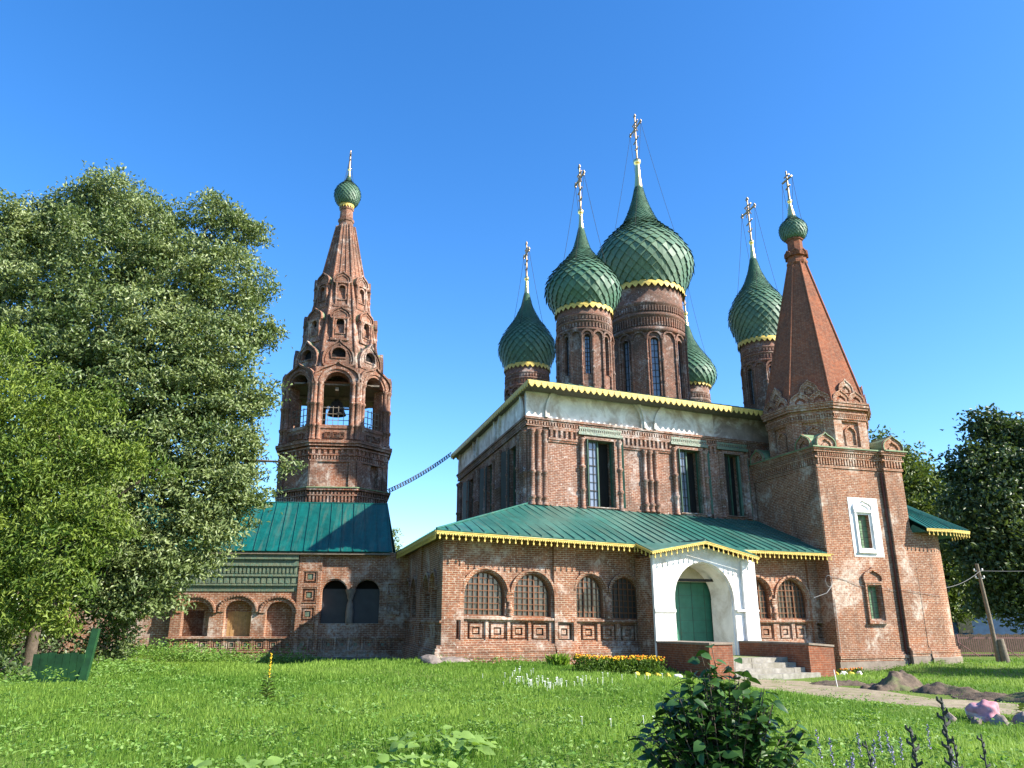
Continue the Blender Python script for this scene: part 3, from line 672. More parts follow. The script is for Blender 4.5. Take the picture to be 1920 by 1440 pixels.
def drum(c, R, zb, zt, nf, wz0, wz1, wins, owner, mat='brick_drum', phase=0.):
    Mw = T(c[0], c[1], 0); mb = MB(); a = 2 * PI / nf; ap_ = R * math.cos(a / 2); hw = R * math.sin(a / 2)
    walls = []
    for k in range(nf):
        an = phase + k * a; F = Matrix.Rotation(an, 4, 'Z') @ T(0, -ap_, 0)
        m = MB(); hs = [archhole(-hw * .52, hw * .52, wz0, wz1, hw * .4, 8)] if k % 2 == 0 else []
        m.wall(rect(-hw, hw, zb, wz1 + hw * .9), hs, 0, .3)
        m.sweep(arc(0, wz1 - .1, hw * .86, 0, 180, 8, hw * .95), -.10, .02, -.14, .02)
        m.colon(hw, -.04, zb, wz1 - .02, .075, [zb + (wz1 - zb) * f for f in (.25, .5, .75)], 6)
        if k % 2 == 0: m.sweep([(hw * .52, wz0)] + arc(0, wz1 - hw * .4, hw * .52, 0, 180, 8, hw * .4) + [(-hw * .52, wz0)], -.08, .0, -.06, .02)
        for vv in m.V: mb.V.append(tuple(F @ Vector(vv)))
        off = len(mb.V) - len(m.V)
        for f in m.F: mb.F.append(tuple(i + off for i in f))
        for i, f in enumerate(m.F):
            mb.U[len(mb.F) - len(m.F) + i] = [(m.V[j][0] + k * 2 * hw, m.V[j][2]) for j in f]
    z = wz1 + hw * .9; H = zt - z
    mb.lathe([(R * .9, z - .3), (R * 1.0, z - .02), (R * 1.05, z), (R * 1.05, z + .08 * H), (R, z + .1 * H), (R * .985, z + .30 * H), (R * 1.035, z + .32 * H), (R * 1.045, z + .37 * H), (R, z + .39 * H), (R, z + .55 * H), (R * 1.03, z + .57 * H), (R * 1.03, z + .62 * H), (R, z + .64 * H), (R, zt)], 48)
    nd = int(2 * PI * R / .2)
    for k in range(nd):
        an = 2 * PI * k / nd; F = Matrix.Rotation(an, 4, 'Z')
        for z0, z1, r0, ww in ((z + .12 * H, z + .28 * H, R * 1.03, .055), (z + .42 * H, z + .53 * H, R * 1.03, .06)):
            i = len(mb.V); q = MB(); q.box(-ww, ww, -r0, -r0 + .12, z0, z1)
            for vv in q.V: mb.V.append(tuple(F @ Vector(vv)))
            for f in q.F: mb.F.append(tuple(j + i for j in f))
    st = len(mb.F); mb.lathe([(ap_ - .36, zb), (ap_ - .36, wz1 + .3)], 32); mb.mark(st, 1)  # inner lining coloured near black as painted interior shade
    D = obj('drum', mb, [mat, 'dark'], owner, Mw)
    first = None
    for k in wins:
        F = Mw @ Matrix.Rotation(phase + k * a, 4, 'Z') @ T(0, -ap_, 0)
        if first is None:
            m = MB(); ww = hw * .5
            m.sweep([(-ww, wz0), (ww, wz0)] + arc(0, wz1 - hw * .4, ww, 0, 180, 8, hw * .38), 0, .04, .14, .2, True); m.box(-.02, .02, .14, .19, wz0, wz1)
            for q in range(1, 9): m.box(-ww, ww, .15, .18, wz0 + (wz1 - wz0) * q / 9 - .012, wz0 + (wz1 - wz0) * q / 9 + .012)
            st = len(m.F); m.box(-ww, ww, .20, .22, wz0, wz1 - .05); m.mark(st, 1)
            first = obj('window', m, ['iron', 'glass_sky'], D, F)
        else: copy_tree(first, D, F)
    return D
def goldband(mb, R, z, h, n):
    mb.lathe([(R, z), (R * 1.04, z - .02), (R * 1.05, z - h * .5)], 48)
    for k in range(n):
        a0 = 2 * PI * k / n; a1 = 2 * PI * (k + 1) / n; am = (a0 + a1) / 2; r = R * 1.05
        P = lambda a, zz_, rr_=r: (rr_ * math.cos(a), rr_ * math.sin(a), zz_)
        mb.face([P(a0, z - h * .5), P(a1, z - h * .5), P(am + (a1 - am) * .45, z - h * .8), P(am, z - h), P(am + (a0 - am) * .45, z - h * .8)])
def dome(owner, c, prof, zt, gold, ball, ctop, nscale, name='onion_dome', ornate=True, band=None):
    Mw = T(c[0], c[1], 0) if len(c) < 3 else T(*c) @ Matrix.Scale(BS, 4)
    mb = MB(); onion(mb, prof, (0, 0), nscale); Dm = obj(name, mb, 'scale', owner, Mw)
    if band: mb = MB(); goldband(mb, *band); obj('gold_band', mb, 'gold_paint', Dm, Mw)
    mb = MB(); rb = prof[-1][0]
    mb.lathe([(rb + .01, prof[-1][1] - .05), (rb * .72, (prof[-1][1] + gold) / 2), (ball[1] * .62, gold), (ball[1] * .6, ball[0] - ball[1] * .9), (ball[1] * .8, ball[0] - ball[1] * .6), (ball[1], ball[0]), (ball[1] * .8, ball[0] + ball[1] * .6), (ball[1] * .3, ball[0] + ball[1] * .95), (.05, ball[0] + ball[1] * 1.3)], 20)
    obj('gilded_finial', mb, 'gold', Dm, Mw)
    mb = MB(); d = Vector((-VD.x, -VD.y, 0)); ornate_cross(mb, (0, 0), ball[0] + ball[1] * .8, ctop, d, ornate); obj('cross', mb, 'cross', Dm, Mw)
    H = ctop - ball[0]; rmax = max(p[0] for p in prof); zmax = [p[1] for p in prof if p[0] == rmax][0]
    for s1 in (-1, 1):
        a = Vector((0, 0, ball[0] + H * .69)) + d * s1 * H * .24
        for s2 in (-1, 1):
            an = math.atan2(d.y * s1, d.x * s1) + s2 * .6; zb = zmax + (prof[-1][1] - zmax) * .32; rb_ = rmax * .74
            b = Vector((rb_ * math.cos(an), rb_ * math.sin(an), zb)); m = MB()
            pts = [a.lerp(b, t) - Vector((0, 0, .25 * 4 * t * (1 - t))) for t in [i / 8 for i in range(9)]]; m.tube(pts, .012, 4); obj('stay_chain', m, 'iron', Dm, Mw)
    return Dm
def W2(a, b): q = Vector((*M0, 0)) + UU * a + VD * b; return (q.x, q.y)
PF = [(1.72, 19.75), (1.98, 20.2), (2.28, 20.69), (2.37, 21.2), (2.25, 21.68), (1.98, 22.23), (1.55, 22.79), (1.07, 23.35), (.58, 24.1), (.33, 25.0), (.18, 25.74)]
c = W2(5.12, 3.8); drum(c, 1.68, 13.6, 19.75, 16, 15.3, 17.75, (0, 2, 4, 14), church); dome(church, c, PF, 19.75, 26.6, (26.9, .2), 30.3, 26, band=(1.74, 19.82, .42, 30))
PC = [(2.8, 24.3), (3.15, 25.0), (3.55, 25.8), (3.72, 26.6), (3.45, 27.5), (2.92, 28.4), (2.12, 29.3), (1.38, 30.12), (.88, 31.3), (.52, 32.5), (.31, 33.51)]
c = W2(12.4, 8.75); drum(c, 2.68, 13.8, 24.2, 16, 15.9, 20.1, (0, 2, 4, 14), church); dome(church, c, PC, 24.3, 35.3, (35.74, .3), 40.0, 30, band=(2.78, 24.4, .55, 40))
PB = [(1.6, 19.05), (1.77, 19.5), (2.0, 20.03), (2.11, 20.66), (1.96, 21.3), (1.48, 22.14), (1.03, 22.8), (.72, 23.43), (.43, 24.1), (.19, 25.21)]
c = W2(4.3, 13.6); drum(c, 1.6, 13.8, 19.1, 12, 14.9, 17.0, (0, 2), church); dome(church, c, PB, 19.1, 26.1, (26.4, .19), 29.4, 26, band=(1.64, 19.15, .42, 30))
PR = [(1.55, 19.8), (1.71, 20.5), (1.97, 21.2), (2.07, 21.8), (1.93, 22.4), (1.57, 23.25), (1.1, 23.9), (.78, 24.5), (.46, 25.35), (.21, 26.46)]
c = W2(19.3, 3.8); drum(c, 1.47, 13.6, 19.85, 12, 15.3, 17.8, (0, 2, 10), church); dome(church, c, PR, 19.8, 27.4, (27.74, .19), 31.3, 26, band=(1.58, 19.9, .42, 30))
PK = [(1.58, 19.5), (1.92, 19.85), (2.1, 20.35), (2.04, 20.9), (1.76, 21.5), (1.32, 22.2), (.88, 22.9), (.52, 23.7), (.22, 24.9)]
c = W2(19.0, 13.6); drum(c, 1.45, 13.8, 19.7, 12, 15, 17, (0,), church); dome(church, c, PK, 19.6, 25.7, (26.0, .19), 29.1, 26, band=(1.55, 19.7, .45, 30))

church['label'] = 'large old brick church with five big green onion domes and a low gallery'
def addx(mb, m, F, ush=0.):
    off = len(mb.V); f0 = len(mb.F)
    for vv in m.V: mb.V.append(tuple(F @ Vector(vv)))
    for i, f in enumerate(m.F):
        mb.F.append(tuple(j + off for j in f))
        if i in m.U: mb.U[f0 + i] = m.U[i]
        else: mb.U[f0 + i] = None
        if i in m.S: mb.S.add(f0 + i)
        if i in m.X: mb.X[f0 + i] = m.X[i]
    for k in range(f0, len(mb.F)):
        if mb.U.get(k, 0) is None: del mb.U[k]
def ogee_gable(mb, gr, u, z, wd, h, d0, d1, F=Matrix(), fill='brick'):   # little keel-arched gable with its sheet roof
    m = MB(); o = keel(u, z, wd, h); i1 = keel(u, z + .02, wd * .62, h * .58)
    m.wall(o, [i1], d0, d0 + .1); m.wall(o, [], d0 + .1, d1); m.wall(keel(u, z + .02, wd * .36, h * .32), [], d0 + .02, d0 + .11); m.sweep(o, -.07, .0, d0 - .04, d0 + .02)
    addx(mb, m, F)
    if gr is not None: g_ = MB(); g_.sweep(o, -.045, -.005, d0 - .09, d1); addx(gr, g_, F)

# ------------------------------------------------------------------ tent-roofed chapel
CH = frame(15.85, 38.93, 18); CL = CH @ T(0, 5.4, 0) @ Matrix.Rotation(math.radians(-90), 4, 'Z')
chapel = thing('tent_roofed_chapel', 'slender brick chapel tower with a steep pointed brick tent roof and small green dome', 'chapel tower', (15.85, 38.93, -.9))
mb = MB()
hu = rect(2.17, 2.9, 5.03, 6.74); hl = rect(2.2, 2.92, 1.57, 3.14)
mb.wall(rect(0, 4.12, -1.6, 9.2), [hu, hl], 0, .6); mb.wall(rect(4.12, 5.3, -1.6, 9.2), [], -.24, .6)
mb.box(0, 1.0, -.03, 0, -.9, 9.2)
def cornice(mb, a, b, d, gr=None):
    for z0, z1, dd in ((9.12, 9.26, .06), (9.62, 9.72, .12), (9.94, 10.06, .2), (10.06, 10.14, .26)): mb.box(a - dd, b + dd * (0 if gr == 'l' else 1), d - dd, d + .3, z0, z1)
    mb.box(a, b, d + .02, d + .5, 9.2, 10.1)
    dentils(mb, a, b, 9.28, 9.62, d, .1, .17, .5); dentils(mb, a, b, 9.72, 9.94, d, .16, .13, .5)
cornice(mb, 0, 4.12, 0); cornice(mb, 4.12, 5.3, -.24)
for z0, z1, dd in ((.02, .14, .09), (-.14, .02, .16), (-.26, -.14, .12)):
    mb.box(-.05, 4.12, -dd, .1, z0 - .15, z1 - .15); mb.box(4.12, 5.3, -.24 - dd, .1, z0 + .05, z1 + .05)
cwall = obj('wall', mb, 'brick_chapel', chapel, CH)
mb = MB(); mb.box(-.1, 4.12, -.14, .2, -1.7, -.42); mb.box(4.12, 5.3, -.38, .2, -1.7, -.22); obj('foundation', mb, 'foundation', chapel, CH)
mb = MB(); mb.wall(rect(0, 5.4, -1.6, 9.2), [], 0, .6); cornice(mb, 0, 5.4, 0, 'l'); mb.box(3.6, 5.4, -.05, 0, 5, 9.2)
obj('wall', mb, 'brick_chapel', chapel, CL, 'shaded side wall of the chapel tower')
mb = MB(); mb.box(5.25, 5.3, .3, 5.6, -1, 10); mb.box(0, 5.3, 5.3, 5.6, -1, 10); obj('wall', mb, 'brick_chapel', chapel, CH)
mb = MB(); mb.wall(rect(1.68, 3.57, 4.6, 7.62), [rect(2.17, 2.9, 5.03, 6.74)], -.02, .0)
mb.sweep(rect(2.1, 2.97, 4.98, 6.80), -.16, -.06, -.10, -.01, True); mb.sweep(rect(2.1, 2.97, 4.98, 6.80), -.07, .0, -.05, .05, True)
mb.box(1.92, 3.16, -.14, -.01, 4.78, 4.88); mb.box(1.92, 3.16, -.13, -.01, 6.86, 6.95)
mb.sweep(keel(2.54, 6.95, 1.12, .62), -.05, .05, -.12, -.01); mb.sweep(keel(2.54, 6.95, .78, .38), -.04, .03, -.08, -.01)
obj('white_surround', mb, 'white', chapel, CH)
mb = MB(); mb.sweep(rect(2.14, 2.98, 1.5, 3.2), -.14, -.04, -.13, .0, True); mb.sweep(rect(2.14, 2.98, 1.5, 3.2), -.05, .03, -.05, .1, True)
mb.box(1.97, 3.14, -.17, .0, 1.32, 1.44); mb.box(1.97, 3.14, -.16, 0, 3.3, 3.38); mb.sweep(keel(2.56, 3.38, 1.08, .64), -.06, .06, -.15, .0); mb.wall(keel(2.56, 3.38, 1.0, .58), [], -.04, .0)
obj('window_surround', mb, 'brick', chapel, CH)
for q in ((2.17, 2.9, 5.03, 6.74), (2.2, 2.92, 1.57, 3.14)):
    mb = MB(); mb.box(q[0], q[1], .22, .25, q[2], q[3]); st = len(mb.F)
    mb.box((q[0] + q[1]) / 2 - .012, (q[0] + q[1]) / 2 + .012, .12, .14, q[2], q[3])
    for k in range(1, 6): mb.box(q[0], q[1], .12, .135, q[2] + (q[3] - q[2]) * k / 6 - .01, q[2] + (q[3] - q[2]) * k / 6 + .01)
    mb.mark(st, 1); obj('window', mb, ['green_pale', 'iron'], chapel, CH)
gr = MB(); gr.box(-.32, 4.12, -.32, .7, 10.14, 10.2); gr.box(4.12, 5.62, -.56, .5, 10.14, 10.2); gr.box(-.32, .4, .7, 5.4, 10.14, 10.2); gr.box(5.2, 5.62, .5, 5.4, 10.14, 10.2)
mb = MB()
ogee_gable(mb, gr, .62, 10.2, 1.08, .74, -.14, .9, CH.inverted() @ CH); ogee_gable(mb, gr, 4.76, 10.2, 1.2, .80, -.40, .9)
ogee_gable(mb, gr, 4.75, 10.2, 1.08, .74, -.14, .9, CH.inverted() @ CL); ogee_gable(mb, gr, .7, 10.2, 1.08, .74, -.14, .9, CH.inverted() @ CL)
oc = CH @ T(2.68, 2.75, 0); OI = CH.inverted() @ oc
def octa(mb, ap_, fn, F0=Matrix(), n=8):
    for k in range(n):
        m = MB(); fn(m, ap_ * math.tan(PI / n), k); addx(mb, m, F0 @ Matrix.Rotation(2 * PI * k / n, 4, 'Z') @ T(0, -ap_, 0))
def face1(m, h, k):
    m.wall(rect(-h, h, 10.1, 12.0), [rect(-.55, .55, 10.4, 11.8)], 0, .14); m.wall(rect(-h, h, 10.1, 12.0), [], .14, .3)
    kk = [(-.3, 10.5), (.3, 10.5)] + keel(0, 11.05, .6, .5)
    m.sweep(kk, -.07, .0, .04, .15, True)
    for z0, z1, dd in ((11.9, 11.98, .06), (12.18, 12.28, .1), (12.44, 12.58, .2), (12.58, 12.74, .26), (12.74, 12.84, .30)):
        hh = h + dd * math.tan(PI / 8); m.hexa([(-hh, -dd, z0), (hh, -dd, z0), (h, .2, z0), (-h, .2, z0), (-hh, -dd, z1), (hh, -dd, z1), (h, .2, z1), (-h, .2, z1)])
    m.wall(rect(-h, h, 12.0, 12.5), [], 0, .2); dentils(m, -h, h, 11.98, 12.18, 0, .08, .13)
octa(mb, 2.58, face1, OI)
def tent(m, ap0, ap1, z0, z1, n=8):
    t8 = math.tan(PI / n)
    def f(mm, h, k):
        h1 = ap1 * t8; dd = ap0 - ap1; mm.face([(-h, 0, z0), (h, 0, z0), (h1, dd, z1), (-h1, dd, z1)])
    octa(m, ap0, f, OI if m is None else Matrix())
obj('octagon', mb, 'brick_chapel', chapel, CH)
obj('ledge_roof', gr, 'green_ledge', chapel, CH)
mb = MB(); tent(mb, 2.68, .50, 12.84, 22.3)
t8 = math.tan(PI / 8)
for k in range(8):
    F = Matrix.Rotation(2 * PI * (k + .5) / 8, 4, 'Z'); c8 = 1 / math.cos(PI / 8); mb.tube([F @ Vector((0, -2.68 * c8, 12.84)), F @ Vector((0, -.50 * c8, 22.3))], .07, 6)
tt = obj('tent_roof', mb, 'brick_new', chapel, oc)
mb = MB()
for k in range(8):
    F = Matrix.Rotation(2 * PI * k / 8, 4, 'Z')
    for u in (-.5, .5): ogee_gable(mb, None, u, 12.84, .9, .66, -2.70, -2.2, F)
    ogee_gable(mb, None, 0, 13.42, .8, .74, -2.60, -2.1, F)
obj('keel_gable', mb, 'brick_chapel', chapel, oc)
mb = MB(); mb.lathe([(.52, 22.2), (.62, 22.35), (.62, 22.5), (.56, 22.55), (.56, 22.8), (.64, 22.85), (.64, 23.0), (.46, 23.05), (.44, 23.9), (.52, 23.95), (.52, 24.1)], 8, sm=False)
for k in range(8): F = Matrix.Rotation(2 * PI * k / 8, 4, 'Z'); ogee_gable(mb, None, 0, 22.8, .4, .36, -.64, -.5, F)
obj('neck', mb, 'brick_new', chapel, oc)
dome(chapel, (oc.translation.x, oc.translation.y), [(.50, 24.05), (.68, 24.2), (.81, 24.52), (.83, 24.82), (.73, 25.1), (.52, 25.3), (.36, 25.5), (.24, 25.75)], 24.05, 26.5, (26.77, .16), 28.95, 22, ornate=False)
# apse with its half-cone roof
mb = MB(); pts = [(5.3, -.24), (6.3, -.24)] + [(6.3 + 1.95 * math.sin(a), 1.71 - 1.95 * math.cos(a)) for a in [PI / 2 * k / 12 for k in range(1, 13)]] + [(8.25, 7.5)]
cum = [0]
for a, b in zip(pts[:-1], pts[1:]): cum.append(cum[-1] + math.dist(a, b))
def apsering(off, z):
    o = []
    for k, p in enumerate(pts):
        a = Vector(pts[max(0, k - 1)]); b = Vector(pts[min(len(pts) - 1, k + 1)]); t = (b - a).normalized(); q = Vector(p) + Vector((t.y, -t.x)) * off
        o.append((q.x, q.y, z))
    return o
lev = [(.22, -1.8), (.18, -.1), (.12, -.08), (.18, -.06), (.18, .05), (.10, .07), (.10, .2), (.02, .22), (0, 6.1)]
mb.grid([apsering(*l) for l in lev], lambda a, b: (cum[min(b, len(cum) - 1)] + 5.3, lev[min(a, len(lev) - 1)][1]), False)
obj('apse_wall', mb, 'brick_chapel', chapel, CH)
mb = MB(); mb.grid([apsering(.2, -1.8), apsering(.235, -.3), apsering(.2, -.28)]); obj('apse_foundation', mb, 'foundation', chapel, CH)
mb = MB(); ev = [Vector(p) for p in ((5.31, -.42, 6.5), (5.68, -.9, 6.1), (7.3, -.95, 6.08), (8.95, -.55, 6.07), (9.5, 1.2, 6.07), (9.55, 7.5, 6.07))]; apx = Vector((5.31, 2.5, 8.6))
tops = [apx] * 5 + [Vector((5.31, 7.5, 8.6))]
for k in range(5):
    if k < 4: mb.face([ev[k], ev[k + 1], apx])
    else: mb.face([ev[k], ev[k + 1], tops[5], apx])
    for f in [i / 6 for i in range(6)]:
        p = ev[k].lerp(ev[k + 1], f) + Vector((0, 0, .025)); mb.tube([p, p.lerp(apx + Vector((0, 0, .02)), .93)], .02, 4)
mb.face([p - Vector((0, 0, .2)) for p in ev] + [Vector((5.31, 7.5, 5.9)), Vector((5.31, 0, 5.9))])
obj('apse_roof', mb, 'roof_teal', chapel, CH)
mb = MB()
for k in range(1, 4): t = ev[k + 1] - ev[k]; trim(mb, ev[k] - Vector((0, 0, .03)), ev[k + 1] - Vector((0, 0, .03)), (t.y, -t.x, 0), .11, .24)
obj('apse_trim', mb, 'gold_paint', chapel, CH)
mb = MB(); mb.tube([(4.02, -.1, 9.0), (4.02, -.1, -.5), (4.1, -.25, -.62), (4.4, -.55, -.68)], .05, 8); obj('downpipe', mb, 'maroon', chapel, CH)
# wires on the chapel wall and to the pole
mb = MB()
for k in range(14): pass
mb.tube([(-1.2, -.12, 2.55), (-.45, -.18, 2.78), (-.1, -.16, 3.1), (-.02, -.14, 3.55)], .02, 6); ring = [(-.22 + .2 * math.cos(a), -.16, 3.35 + .28 * math.sin(a)) for a in [2 * PI * k / 14 for k in range(15)]]; mb.tube(ring, .014, 5)
mb.tube([(-.2, -.12, 3.62), (.5, -.06, 3.5), (1.3, -.05, 3.32), (1.98, -.08, 3.12)], .011, 5)
mb.tube([(3.1, -.06, 3.05), (4.0, -.06, 2.92), (4.2, -.3, 2.98), (5.2, -.3, 2.85), (6.4, -.3, 2.7), (7.2, .05, 2.35)], .010, 5)
mb.tube([(.08, -.06, 2.5), (.08, -.06, -.6)], .014, 6)
obj('wall_cable', mb, 'wire', chapel, CH)

# ------------------------------------------------------------------ low walls and steps in front of the porch
def gpt(u, d): q = GF @ Vector((u, d, 0)); return q.x, q.y
def parapet(pl, top, label):
    mb = MB(); n = len(pl); bot = [(u, d, -1.4) for u, d in pl]; tp = [(u, d, top[i]) for i, (u, d) in enumerate(pl)]
    mb.face(tp); mb.face(bot[::-1])
    for k in range(n): mb.face([bot[k], bot[(k + 1) % n], tp[(k + 1) % n], tp[k]])
    st = len(mb.F); c = Vector((sum(p[0] for p in pl) / n, sum(p[1] for p in pl) / n, 0))
    cp = [Vector((u, d, 0)) + (Vector((u, d, 0)) - c).normalized() * .05 for u, d in pl]
    mb.face([(q.x, q.y, top[i] + .045) for i, q in enumerate(cp)])
    for k in range(n): a, b = cp[k], cp[(k + 1) % n]; mb.face([(a.x, a.y, top[k] - .03), (b.x, b.y, top[(k + 1) % n] - .03), (b.x, b.y, top[(k + 1) % n] + .045), (a.x, a.y, top[k] + .045)])
    mb.mark(st, 1)
    o = obj('parapet_wall', mb, ['brick_new', 'foundation'], None, GF); tag(o, label, 'low wall', 'low brick walls beside the porch steps'); return o
parapet([(9.13, -5.0), (10.25, -5.0), (10.2, -1.5), (9.13, -1.5)], [.66, .66, .64, .63], 'low brick parapet wall left of the stone steps, beside the marigold bed')
parapet([(14.13, -5.0), (15.48, -5.0), (14.7, -1.5), (13.5, -1.5)], [.6, .5, .58, .6], 'low worn brick parapet wall right of the stone steps, next to the chapel tower')
stairs = thing('entrance_steps', 'pale worn stone steps leading up to the white arched porch', 'steps', (*gpt(12, -4.5), -.68))
for k, (d, z, u1) in enumerate(((-5.15, -.5, 14.5), (-4.75, -.32, 14.1), (-4.35, -.14, 14.0), (-3.95, .04, 13.95))):
    mb = MB(); us = [10.22, 11.3 + .2 * k, 12.5 - .15 * k, 13.4 + .1 * k, u1]
    for a, b in zip(us[:-1], us[1:]): mb.box(a + .008, b - .008, d + rnd.uniform(0, .02), d + .6, z - .3, z + rnd.uniform(-.01, .01))
    obj('step', mb, 'stone', stairs, GF)
mb = MB(); mb.box(10.2, 14.05, -3.6, -1.4, -.6, .03)
s = N('mossy_terrace'); c = s.ramp(s.noise(2, 6, .6), .4, .62, (.12, .19, .04, 1), (.30, .28, .18, 1)); s.base(c); obj('terrace', mb, s.setp(.95, 0, .1), stairs, GF)

# ------------------------------------------------------------------ arcade wing on the left
wp = Vector((*G0, 0)) + VD * 10.4; WF = frame(wp.x - .05, wp.y, 6)
wing = thing('arcade_wing', 'low brick wing with three boarded arches under a teal sheet roof, behind the left trees', 'building', (-14, 41.5, -.4))
NI = [(-11.32, -9.95, .72, 2.40), (-9.22, -7.85, .70, 2.46), (-7.15, -5.82, .69, 2.40)]; BB = [(-4.40, -3.08, 1.33, 3.53), (-2.72, -1.38, 1.33, 3.53)]
mb = MB(); hn = [archhole(*q, .56) for q in NI]; hb = [archhole(*q) for q in BB]; hb2 = [[(-4.40, 1.33), (-1.38, 1.33), (-1.38, 2.86)] + arc(-2.05, 2.86, .67, 0, 180, 12)[1:-1] + [(-2.72, 2.86), (-2.9, 2.62), (-3.08, 2.86)] + arc(-3.74, 2.86, .66, 0, 180, 12)[1:-1] + [(-4.40, 2.86)]]
mb.wall(rect(-11.85, .8, -1.6, 4.95), hn + hb2, 0, .42); mb.wall(rect(-11.85, .8, -1.6, 4.95), hb2, .42, .8)
mb.box(-19.5, -11.85, .5, .9, -1.6, 4.9); mb.box(-11.85, -11.5, .2, .9, -1.6, 4.9)
for q in NI:
    r = (q[1] - q[0]) / 2; c = (q[0] + q[1]) / 2; p = arc(c, q[3] - .56, r, 0, 180, 18, .56)
    mb.sweep(p, -.18, -.02, -.06, .1); mb.sweep(p, -.34, -.20, -.13, .1)
    for k in range(20):
        a = math.radians(180 * (k + .5) / 20); x = c + (r + .27) * math.cos(a); z = q[3] - .56 + (.56 + .27) * math.sin(a); mb.box(x - .035, x + .035, -.17, 0, z - .045, z + .045)
for q in BB:
    r = .66; c = (q[0] + q[1]) / 2; mb.sweep(arc(c, q[3] - r, r, 0, 180, 16), -.28, -.06, -.06, .05)
mb.box(-5.62, -5.40, -.14, 0, -.1, 4.3); mb.box(-4.62, -4.44, -.14, 0, -.1, 4.3); mb.box(-5.62, -4.44, -.14, 0, 3.95, 4.9); mb.box(-5.45, -4.6, -.14, 0, 3.15, 3.3); mb.box(-5.45, -4.6, -.14, 0, 2.2, 2.3); mb.box(-5.45, -4.6, -.14, 0, 1.3, 1.42)
def sqpanel(mb, c, z, h, d=-.02):
    mb.sweep(rect(c - h, c + h, z - h, z + h), 0, h * .2, d - .10, d + .05, True); mb.sweep(rect(c - h * .58, c + h * .58, z - h * .58, z + h * .58), 0, h * .22, d - .07, d + .05, True)
TL = []
for z in (1.8, 2.75, 3.68): sqpanel(mb, -5.02, z, .38); TL.append((-5.14, -4.90, z - .12, z + .12))
for k in range(16):
    u = -11.45 + k * .69
    sqpanel(mb, u, .30, .25); TL.append((u - .07, u + .07, .23, .37))
    mb.box(u + .28, u + .40, -.13, 0, .0, .62)
mb.box(-11.9, .4, -.2, .05, .60, .68); mb.box(-11.9, .4, -.17, .05, -.08, .02); mb.box(-11.95, .4, -.12, .05, -.3, -.08)
for k in range(2): sqpanel(mb, -.65, 2.1 + k * .95, .34)
wwall = obj('wall', mb, 'brick_wing', wing, WF)
mb = MB(); mb.box(-12.0, .4, -.16, .2, -1.7, -.3); obj('foundation', mb, 'foundation', wing, WF)
for q in TL: tl = MB(); tl.box(q[0], q[1], -.05, 0, q[2], q[3]); obj('tile_inlay', tl, 'tile', wwall, WF)
mb = MB(); mb.lathe([(.2, 1.33), (.2, 1.9), (.16, 2.3), (.1, 2.5), (.17, 2.62), (.17, 2.72), (.26, 2.95), (.28, 3.05)], 12, (-2.9, .12)); obj('column', mb, 'foundation', wing, WF)
mb = MB()
for z0, z1, dd in ((2.93, 3.22, .05), (3.22, 3.30, .16), (3.30, 3.68, .06), (3.68, 3.78, .16), (3.78, 4.20, .10), (4.20, 4.30, .22), (4.30, 4.55, .18), (4.55, 4.66, .30), (4.66, 4.9, .26)): mb.box(-11.95, -5.66, -dd, 0, z0, z1)
dentils(mb, -11.9, -5.7, 3.34, 3.62, -.05, .05, .3, .7); dentils(mb, -11.9, -5.7, 3.84, 4.14, -.09, .06, .2, .5)
obj('tiled_frieze', mb, 'tile', wing, WF)
mb = MB(); mb.box(-11.3, -10.32, .42, .45, .72, 1.97); obj('boarding', mb, 'maroon', wing, WF, 'maroon metal sheet closing the first arch')
mb = MB()
for k in range(7): mb.box(-9.12 + k * .18, -8.955 + k * .18, .40 + rnd.uniform(0, .02), .44, .70, 1.92 + rnd.uniform(-.02, .02))
obj('boarding', mb, 'wood', wing, WF, 'pale wooden planks closing the middle arch')
mb = MB(); mb.wall(rect(-9.0, -5.8, .7, 2.4), [], .52, .54); obj('boarding', mb, 'brick_wing', wing, WF)
mb = MB(); mb.wall(rect(-11.4, -9.9, .6, 2.5), [], .50, .53); obj('plaster_infill', mb, 'foundation', wing, WF); mb = MB(); mb.box(-9.3, -7.8, .495, .52, 1.92, 2.5); obj('plaster_infill', mb, 'foundation', wing, WF); mb = MB(); mb.wall(arc(-6.55, 1.25, .26, 0, 360, 12, .5)[:-1], [], .49, .525); mb.box(-6.8, -6.3, .492, .52, .72, 1.2); obj('plaster_infill', mb, 'foundation', wing, WF)
for u in (-4.5, -2.8): mb = MB(); mb.box(u, u + 1.5, .5, .53, 1.3, 3.08); obj('sheet_infill', mb, 'grey_sheet', wing, WF)
mb = MB(); mb.box(-4.6, -1.2, .82, .85, 1.2, 3.7); obj('painted_dark_opening', mb, 'dark', wing, WF)  # near-black sheet stands in for shade behind the arches
a, b, c_, d_ = Vector((-19.8, -.47, 4.95)), Vector((-.80, -.47, 4.97)), Vector((-1.35, 3.0, 7.98)), Vector((-19.8, 3.0, 7.98)); mb = MB()
slabroof(mb, [a, b, c_, d_], .06); slabroof(mb, [d_, c_, Vector((-.8, 6.5, 4.95)), Vector((-19.8, 6.5, 4.95))], .06)
seams(mb, a + Vector((.3, 0, 0)), b - Vector((.1, 0, 0)), d_ + Vector((.3, 0, 0)), c_ - Vector((.05, 0, 0)), 29); mb.tube([d_, c_], .05, 6)
obj('roof', mb, 'roof_teal', wing, WF)
mb = MB(); mb.box(-19.8, -.9, -.40, .1, 4.80, 4.9); mb.face([(-.95, .2, 4.9), (-.95, 6, 4.9), (-1.4, 3, 7.85)]); obj('eave_board', mb, 'poletimber', wing, WF)

